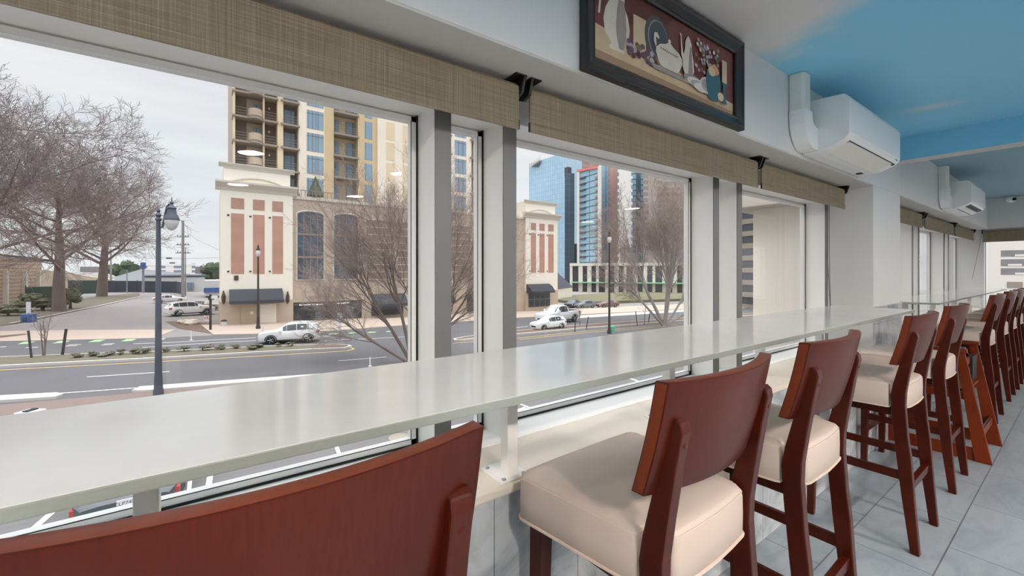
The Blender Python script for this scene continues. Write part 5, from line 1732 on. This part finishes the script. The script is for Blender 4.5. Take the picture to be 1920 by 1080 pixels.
def post_lamp(u, vb, vt, label):
    b = G(u, vb); d = -SN * b.x + CS * b.y; h_ = zt(vt, d) - b.z
    r = thing('street_lamp', label, 'street lamp', b)
    g = MB(); g.lathe([(.22, -.1), (.22, .3), (.15, .5), (.12, 1.1), (.07, h_ - 1.4), (.1, h_ - 1.3)], n=10); g.build('pole', STAKE, r, smooth=True)
    g = MB(); g.lathe([(.1, h_ - 1.3), (.18, h_ - 1.2), (.23, h_ - .95), (.19, h_ - .66), (.15, h_ - .6)], n=12); g.build('globe', GLOBE, r, smooth=True)
    g = MB(); g.lathe([(.22, h_ - .66), (.16, h_ - .52), (.07, h_ - .4), (.1, h_ - .3), (.03, h_ - .12), (.01, h_)], n=10); g.build('cap', STAKE, r, smooth=True)
    return r


post_lamp(484, 618, 457, 'slim dark street lamp with a globe before the copper panels')
post_lamp(1142.5, 626, 432, 'slim dark street lamp seen through the second window beside the green bin')
# signs, bins and small street things
b = G(638, 640); d = -SN * b.x + CS * b.y
r = thing('street_sign', 'white street sign post on the far lane behind the passing car', 'sign', b)
g = MB(); g.tube([(0, 0, -.1), (0, 0, zt(587, d) - b.z)], .05, 6); g.build('post', POLEW, r)
nrm = Vector((SN, -CS, 0))
for (v0, v1, hw_, mm) in ((586, 597, .20, SIGNW), (597, 605, .28, SIGNW), (605, 620, .14, SIGNW)):
    z0, z1 = zt(v1, d) - b.z, zt(v0, d) - b.z
    g = MB(); p = nrm * .06
    g.prism([(-hw_, z0 + .02), (hw_, z0 + .02), (hw_, z1 - .02), (-hw_, z1 - .02)], lambda q: tuple(D2 * q[0] + p + Vector((0, 0, q[1]))), lambda q: tuple(D2 * q[0] + p * 1.4 + Vector((0, 0, q[1])))); pl = g.build('sign_plate', mm, r)
    if v0 == 586:
        g = MB()
        for k in range(3):
            zz = z1 - .1 - k * .13
            g.prism([(-.1, zz - .03), (.1 - .03 * k, zz - .03), (.1 - .03 * k, zz + .03), (-.1, zz + .03)], lambda q: tuple(D2 * q[0] + p * 1.4 + Vector((0, 0, q[1]))), lambda q: tuple(D2 * q[0] + p * 1.5 + Vector((0, 0, q[1]))))
        g.build('sign_marks', STAKE, pl)


def small(name, label, cat, u, v, build_fn):
    b = G(u, v); d = -SN * b.x + CS * b.y
    r = thing(name, label, cat, b); build_fn(r, d / F); return r


def ubox(mb, x0, x1, z0, z1, t=.15, off=0.0):
    P = [(x0, z0), (x1, z0), (x1, z1), (x0, z1)]
    mb.prism(P, lambda q: tuple(D2 * q[0] - nrm * (t - off) + Vector((0, 0, q[1]))), lambda q: tuple(D2 * q[0] + nrm * (t + off) + Vector((0, 0, q[1]))))
    return mb


def f_news(r, k):
    ubox(MB(), -8 * k, 8 * k, 0, 15 * k, .4).build('box', BLUEP, r, bevel=.04); ubox(MB(), -3 * k, 4 * k, 2 * k, 9 * k, .02, .42).build('window', DKGLS, r)


small('newspaper_box', 'blue newspaper box at the driveway corner under the white sign', 'box', 54, 604, f_news)


def f_sign(r, k):
    ubox(MB(), -4.5 * k, 3.5 * k, 14 * k, 37 * k, .04).build('board', SIGNW, r)
    g = MB(); g.tube([(0, 0, -.1), (0, 0, 16 * k)], .08, 6); g.build('post', STAKE, r)


small('notice_board', 'blank white upright sign standing above the blue box', 'sign', 54, 603, f_sign)


def f_yard(r, k):
    ubox(MB(), -3 * k, 3 * k, 0, 13 * k, .04).build('board', SIGNW, r); g = MB(); g.tube([-D2 * 2 * k + Vector((0, 0, -.15)), -D2 * 2 * k + Vector((0, 0, 3 * k))], .05, 5); g.build('leg', STAKE, r)


small('yard_sign', 'small leaning white yard sign at the foot of the thick trunk', 'sign', 123, 580, f_yard)


def f_del(r, k):
    g = MB(); g.lathe([(.12, 0), (.12, .03), (.05, .05), (.045, 17 * k)], n=8); g.build('post', SIGNW, r, smooth=True); g = MB(); g.lathe([(.05, 10 * k), (.05, 12 * k)], n=8); g.build('band', LINEW, r)


small('delineator_post', 'thin white delineator post left of the bicycle lane lines', 'post', 358.5, 638, f_del)
small('delineator_post', 'thin white delineator post in front of the passing white car', 'post', 493, 629, f_del)
small('delineator_post', 'thin white delineator post on the dark near lane', 'post', 694, 687, f_del)


def f_xing(r, k):
    g = MB(); g.tube([(0, 0, -.1), (0, 0, 68 * k)], .11, 7); g.build('post', STAKE, r); ubox(MB(), 4 * k, 11 * k, 60 * k, 65 * k, .2).build('signal_box', SIGNW, r); ubox(MB(), -1 * k, 4 * k, 58 * k, 65 * k, .25).build('signal_head', CARBLK, r)


small('signal_post', 'black pedestrian signal post beside the cream building corner', 'signal', 394.5, 620, f_xing)


def f_aframe(r, k):
    for z in (3, 9):
        g = MB(); ubox(g, -7 * k, 7 * k, z * k, (z + 3.5) * k, .05, .03); g.build('barrier_board', SIGNW, r)
    for x in (-5.5, -1, 3.5):
        ubox(MB(), x * k, (x + 2) * k, 9.2 * k, 12.3 * k, .03, .07).build('red_block', REDP, r)
    for x in (-6, 6):
        g = MB(); g.tube([D2 * x * k + Vector((0, 0, -.1)), D2 * x * k + Vector((0, 0, 15 * k))], .05, 5); g.build('leg', SIGNW, r)


small('barricade', 'red and white barricade behind the lot cars', 'barricade', 390, 606, f_aframe)


def f_bin(r, k):
    g = MB(); g.lathe([(4.5 * k, 0), (5 * k, 10 * k), (5.4 * k, 10.5 * k)], n=12); g.build('body', GREYFR, r, smooth=True); g = MB(); g.lathe([(5.4 * k, 10.5 * k), (4 * k, 13 * k), (1 * k, 14 * k)], n=12); g.build('lid', STAKE, r, smooth=True)


small('litter_bin', 'grey litter bin at the left corner of the cream building', 'bin', 420, 613, f_bin)


def f_rock(r, k):
    pass


for i, (u, v, s_) in enumerate(((349, 607, 1.0), (361, 608.5, 1.4), (338, 606, .7))):
    b = G(u, v); g = MB(); rng = random.Random(i); rings = []
    for j in range(5):
        th = PI * j / 4; rings.append([(math.sin(th) * math.cos(2 * PI * q / 8) * .55 * s_ * rng.uniform(.8, 1.2), math.sin(th) * math.sin(2 * PI * q / 8) * .5 * s_ * rng.uniform(.8, 1.2), .2 + math.cos(th) * .3 * s_) for q in range(8)])
    g.rings(rings); tag(g.build('rock', ROCK, loc=b), ['pale rock in the mulch bed, middle of three', 'largest pale rock in the mulch bed', 'smallest pale rock in the mulch bed'][i], 'rock')


def f_green(r, k):
    g = MB(); g.lathe([(4.5 * k, -.05), (5.2 * k, 11 * k), (4.5 * k, 12.5 * k), (2 * k, 14 * k)], n=12); g.build('body', GRNP, r, smooth=True); g = MB(); g.lathe([(5.4 * k, 10.5 * k), (5.4 * k, 11.5 * k)], n=12); g.build('rim', GRNP, r)


small('green_bin', 'small green bin at the foot of the second window lamp', 'bin', 1148, 624, f_green)


def f_util(r, k):
    ubox(MB(), -17 * k, 15 * k, 0, 16 * k, .28).build('body', SIGNW, r, bevel=.03); ubox(MB(), -6 * k, 4 * k, 15 * k, 18.5 * k, .20, .0).build('vent', CARBLK, r, bevel=.02)


small('utility_cabinet', 'white utility cabinet with a black vent showing over the counter edge', 'cabinet', 58, 786, f_util)
g = MB(); b = G(748, 821); g.lathe([(.36, 0), (.36, .03), (.27, .035), (.26, .02), (.1, .025)], n=20); tag(g.build('manhole_cover', SLAB, loc=b), 'round manhole cover on the parking strip', 'manhole cover')
g = MB(); p1 = PD(868, 585, 33); g.tube([(p1.x, p1.y, gz(p1.y)), (p1.x, p1.y, p1.z + .6)], .05, 6)

# ------------------------------------------------------------------ vehicles


def car(name, label, cat, pos, heading, kind, pm_, plate=None, scale=1.0):
    """local +x is the nose; built from lofted stations (x, z_bottom, z_waist, z_top, half width, half width of roof)"""
    r = thing(name, label, cat, pos, heading)
    r.scale = (scale,) * 3
    if kind == 'suv':
        S = [(2.36, .42, .72, .74, .62, .60), (2.30, .30, .86, .88, .84, .76), (1.95, .26, .98, 1.0, .92, .82), (1.15, .26, 1.06, 1.09, .93, .80), (.62, .26, 1.08, 1.38, .94, .70), (.25, .26, 1.08, 1.60, .94, .64), (-.5, .26, 1.09, 1.68, .94, .66), (-1.3, .26, 1.12, 1.65, .94, .65), (-1.95, .28, 1.16, 1.50, .92, .63), (-2.22, .34, 1.10, 1.14, .88, .74), (-2.36, .46, .92, .95, .76, .70)]
        wb = (1.40, -1.38); wr = .37; ws = (3, 4, 5); side = [(4, 5), (5, 6), (6, 7), (7, 8)]; rear = (8, 9)
    elif kind == 'sedan':
        S = [(2.38, .40, .60, .62, .60, .58), (2.30, .28, .74, .76, .82, .76), (1.9, .24, .84, .86, .90, .80), (1.05, .24, .93, .96, .91, .78), (.35, .24, .95, 1.30, .91, .64), (-.1, .24, .95, 1.42, .91, .58), (-.75, .24, .96, 1.42, .91, .58), (-1.25, .24, .98, 1.28, .91, .62), (-1.75, .25, 1.0, 1.03, .90, .76), (-2.25, .30, .97, 1.0, .86, .76), (-2.38, .42, .86, .88, .72, .68)]
        wb = (1.38, -1.36); wr = .33; ws = (3, 4, 5); side = [(4, 5), (5, 6), (6, 7)]; rear = (7, 8)
    else:
        S = [(2.75, .45, .80, .82, .70, .66), (2.68, .36, 1.0, 1.02, .92, .84), (2.3, .34, 1.1, 1.12, .97, .86), (1.35, .34, 1.16, 1.19, .97, .86), (.85, .34, 1.17, 1.60, .97, .72), (.55, .34, 1.17, 1.82, .97, .68), (-.2, .34, 1.17, 1.86, .97, .70), (-.55, .34, 1.17, 1.80, .97, .72), (-.66, .34, 1.17, 1.20, .97, .90), (-2.6, .38, 1.17, 1.20, .96, .90), (-2.75, .48, 1.1, 1.12, .92, .86)]
        wb = (1.72, -1.62); wr = .40; ws = (3, 4, 5); side = [(4, 5), (5, 6), (6, 7)]; rear = (7, 8)

    def ring(s):
        x, zb_, zw, ztp, hw_, hr = s
        return [(x, -hw_ * .9, zb_), (x, -hw_, zb_ + .22), (x, -hw_ * .985, zw), (x, -hr, ztp), (x, -hr * .6, ztp + .025), (x, hr * .6, ztp + .025), (x, hr, ztp), (x, hw_ * .985, zw), (x, hw_, zb_ + .22), (x, hw_ * .9, zb_)]
    g = MB(); g.rings([ring(s) for s in S]); g.build('body', pm_, r, smooth=True, autosm=32)

    def lerp4(a, b_, c_, d_, m0, n0, m1, n1, off):
        A, B, C, D = map(Vector, (a, b_, c_, d_))
        nn = (B - A).cross(D - A)
        if nn.length < 1e-9: nn = Vector((0, 0, 1))
        nn.normalize()
        out = []
        for (s, t) in ((m0, n0), (m1, n0), (m1, n1), (m0, n1)):
            out.append(A.lerp(B, s).lerp(D.lerp(C, s), t))
        mid = sum(out, Vector()) / 4
        if nn.dot(mid - Vector((mid.x * .9, 0, .7))) < 0: nn = -nn
        return [p + nn * off for p in out]
    for sg in (0, 1):
        g = MB()
        for k, (i, j) in enumerate(side):
            A, B = ring(S[i]), ring(S[j])
            lo, hi = (2, 3) if sg == 0 else (7, 6)
            m0 = .25 if k == 0 else .03; m1 = .82 if k == len(side) - 1 else .97
            g.quadpts(*lerp4(A[lo], B[lo], B[hi], A[hi], m0, .03, m1, .88, .012))
        g.build('side_windows', CARGL, r)
        y = (-1 if sg == 0 else 1)
        for x in wb:
            wt = MB(); yo = y * (S[5][4] - .02)
            wt.lathe([(wr * .62, -y * .22), (wr * .95, -y * .22), (wr, -y * .18), (wr, -y * .04), (wr * .94, y * .012), (wr * .68, y * .016)], (x, yo, wr), 20, 'y'); w_ = wt.build('wheel', BLKROOF, r, smooth=True)
            wt = MB(); wt.lathe([(wr * .68, y * .006), (wr * .60, -y * .01), (wr * .2, y * .0), (wr * .12, y * .02), (.01, y * .02)], (x, yo, wr), 20, 'y')
            for k in range(5):
                a_ = 2 * PI * k / 5; wt.tube([(x + wr * .1 * math.cos(a_), yo + y * .012, wr + wr * .1 * math.sin(a_)), (x + wr * .66 * math.cos(a_), yo + y * .010, wr + wr * .66 * math.sin(a_))], .028, 4)
            wt.build('rim', RIM, w_, smooth=True)
            wt = MB(); n = 12
            wt.tube([(x + wr * 1.16 * math.cos(PI * k / n), y * (S[5][4] + .003), wr + wr * 1.12 * math.sin(PI * k / n)) for k in range(n + 1)], .035, 5); wt.build('wheel_arch', CARBLK, r)
        g = MB(); g.box(.62 if kind != 'pickup' else 1.0, .80 if kind != 'pickup' else 1.2, y * 1.02 - .09, y * 1.02 + .09, 1.03, 1.17) if kind != 'pickup' else g.box(.95, 1.12, y * 1.06 - .1, y * 1.06 + .1, 1.2, 1.42)
        g.build('mirror', pm_, r, bevel=.03)
        s1 = S[1]
        g = MB(); g.box(s1[0] - .28, s1[0] + .012, y * (s1[4] - .10) - .16, y * (s1[4] - .10) + .12, s1[2] - .22, s1[2] - .04); g.build('headlight', HEADL, r, bevel=.03)
        s9 = S[-2]
        g = MB(); g.box(s9[0] - .035, s9[0] + .25, y * (s9[4] - .10) - .14, y * (s9[4] - .10) + .13, s9[2] - .26, s9[2] - .06); g.build('tail_light', TAILR, r, bevel=.03)
        g = MB(); g.box(wb[1] + .4, wb[0] - .4, y * (S[5][4] - .02) - .03, y * (S[5][4] - .02) + .03, .25, .36); g.build('sill_trim', CARBLK, r, bevel=.01)
    A, B = ring(S[ws[0]]), ring(S[ws[1]]); C = ring(S[ws[2]])
    g = MB(); g.quadpts(*lerp4(A[3], A[6], B[6], B[3], .06, .10, .94, 1.0, .014)); g.quadpts(*lerp4(B[3], B[6], C[6], C[3], .06, .0, .94, .80, .014)); g.build('windscreen', CARGL, r)
    A, B = ring(S[rear[0]]), ring(S[rear[1]])
    g = MB(); g.quadpts(*lerp4(A[3], A[6], B[6], B[3], .08, .12, .92, .88, .014)); g.build('rear_window', CARGL, r)
    g = MB(); s0 = S[0]; g.box(s0[0] - .03, s0[0] + .02, -.45, .45, .44, .62); g.build('grille', CARBLK, r, bevel=.02)
    if kind == 'suv':
        g = MB()
        for y in (-.6, .6):
            g.tube([(.1, y, 1.66), (-.4, y, 1.73), (-1.3, y, 1.70), (-1.7, y, 1.62)], .022, 5)
        g.build('roof_rails', RIM, r)
        g = MB(); g.box(-2.10, -1.75, -.58, .58, 1.50, 1.545); g.build('spoiler', pm_, r, bevel=.015)
    if kind == 'pickup':
        g = MB(); g.box(-2.62, -.75, -.78, .78, 1.13, 1.235); g.build('bed_liner', CARBLK, r)
    if plate:
        g = MB(); s9 = S[-1]; g.box(s9[0] - .03, s9[0] - .012, -.155, .155, .78, .94); pl = g.build('number_plate', SIGNW, r, bevel=.004)
        cu = bpy.data.curves.new('plate_text', 'FONT'); cu.body = plate; cu.size = .105; cu.align_x = 'CENTER'; cu.align_y = 'CENTER'; cu.extrude = .001
        cu.materials.append(ROOFD)
        tmp = bpy.data.objects.new('plate_text', cu); COL.objects.link(tmp)
        me = bpy.data.meshes.new_from_object(tmp.evaluated_get(bpy.context.evaluated_depsgraph_get()))
        bpy.data.objects.remove(tmp)
        to = bpy.data.objects.new('plate_text', me); COL.objects.link(to); to.parent = pl
        to.location = (s9[0] - .0325, 0, .86); to.rotation_euler = (PI / 2, 0, -PI / 2)
    return r


def car_at(fw, rw, kind, **kw):
    a, b = G(*fw), G(*rw)
    h_ = a - b; mid = (a + b) / 2
    ang = math.atan2(h_.y, h_.x)
    side = Vector((-h_.y, h_.x, 0)).normalized()
    if side.dot(Vector((-SN, CS, 0))) < 0: side = -side
    wbn = {'suv': 2.78, 'sedan': 2.74, 'pickup': 3.34}[kind]
    sc = max(.85, min(1.18, h_.length / wbn))
    p = mid + side * .8 * sc
    p.z = gz(p.y) + .02
    return dict(pos=p, heading=ang, kind=kind, scale=sc)


car('suv', 'white car driving left past the cream building', 'car', pm_=PW, **car_at((508, 646), (578, 643), 'suv'))
car('suv', 'white car parked in the lot left of the cream building', 'car', pm_=PW, **car_at((387, 590.5), (334, 593.5), 'suv'))
car('sedan', 'tan car parked just behind the white one in the lot', 'car', pm_=PTAN, pos=G(372, 585) + Vector((-3.2, .6, .02)), heading=math.radians(78), kind='sedan')
car('suv', 'white car driving left with a pickup behind it', 'car', pm_=PW, **car_at((1019.4, 620.5), (1052, 618), 'suv'))
car('pickup', 'white pickup truck following the white car', 'truck', pm_=PW, **car_at((1035, 608), (1079, 603.5), 'pickup'))
car('suv', 'slate grey car turning beyond the pickup', 'car', pm_=PGR, **car_at((1092, 579), (1110, 578.5), 'suv'))
car('sedan', 'dark car waiting behind the slate grey one', 'car', pm_=PDK, pos=G(1074, 576) + Vector((0, 0, .02)), heading=math.radians(-65), kind='sedan')
car('sedan', 'maroon car passing in front of the grass bank', 'car', pm_=PBRN, **car_at((1132, 577.5), (1154, 577), 'sedan'))
p = G(318, 568); car('sedan', 'white car half hidden behind the near street lamp', 'car', pm_=PW, pos=p + Vector((0, 0, .02)), heading=math.radians(100), kind='sedan')
# parked under the window, tail towards us
car('sedan', 'charcoal car parked below the window with its number plate showing', 'car', (-14.55, -1.42, gz(-1.4) + .02), math.radians(180), 'sedan', PDK, plate='CLP7421')


# ------------------------------------------------------------------ sky
wd = bpy.data.worlds.new('overcast_sky'); SC.world = wd; wd.use_nodes = True
nt = wd.node_tree; bg = nt.nodes['Background']
tc = N(nt, 'ShaderNodeTexCoord')
mp = N(nt, 'ShaderNodeMapping'); mp.inputs['Scale'].default_value = (1, 1, 7)
nt.links.new(tc.outputs['Generated'], mp.inputs['Vector'])
nz = N(nt, 'ShaderNodeTexNoise', Scale=2.4, Detail=6.0, Roughness=0.55)
nt.links.new(mp.outputs['Vector'], nz.inputs['Vector'])
cr = N(nt, 'ShaderNodeValToRGB')
cr.color_ramp.elements[0].position = 0.3; cr.color_ramp.elements[0].color = srgb(227, 230, 236)
cr.color_ramp.elements[1].position = 0.62; cr.color_ramp.elements[1].color = srgb(243, 245, 248)
nt.links.new(nz.outputs['Fac'], cr.inputs['Fac'])
sp = N(nt, 'ShaderNodeSeparateXYZ'); nt.links.new(tc.outputs['Generated'], sp.inputs[0])
zr = N(nt, 'ShaderNodeMapRange'); zr.interpolation_type = 'SMOOTHSTEP'      # overcast sky: zenith brighter than horizon
zr.inputs['From Min'].default_value = 0.45; zr.inputs['From Max'].default_value = 0.95
zr.inputs['To Min'].default_value = 1.02; zr.inputs['To Max'].default_value = 5.0
nt.links.new(sp.outputs[2], zr.inputs['Value']); nt.links.new(zr.outputs[0], bg.inputs['Strength'])
nt.links.new(cr.outputs['Color'], bg.inputs['Color'])

# ------------------------------------------------------------------ camera and view
cd = bpy.data.cameras.new('camera'); cam = bpy.data.objects.new('camera', cd); COL.objects.link(cam)
cd.sensor_width = 36; cd.lens = 36 * F / 1920
cd.shift_y = -(540 - HZ) / 1920
cd.clip_start = .02; cd.clip_end = 4000
cam.location = (0, 0, CH)
cam.rotation_euler = (PI / 2, 0, PSI)
SC.camera = cam
SC.view_settings.view_transform = 'Standard'
SC.view_settings.look = 'None'
SC.view_settings.gamma = 1
SC.view_settings.use_curve_mapping = False
SC.view_settings.exposure = 0.0
SC.cycles.max_bounces = 8
SC.cycles.diffuse_bounces = 5
SC.cycles.transparent_max_bounces = 24
SC.cycles.caustics_reflective = False
SC.cycles.caustics_refractive = False
SC.cycles.sample_clamp_indirect = 4.0
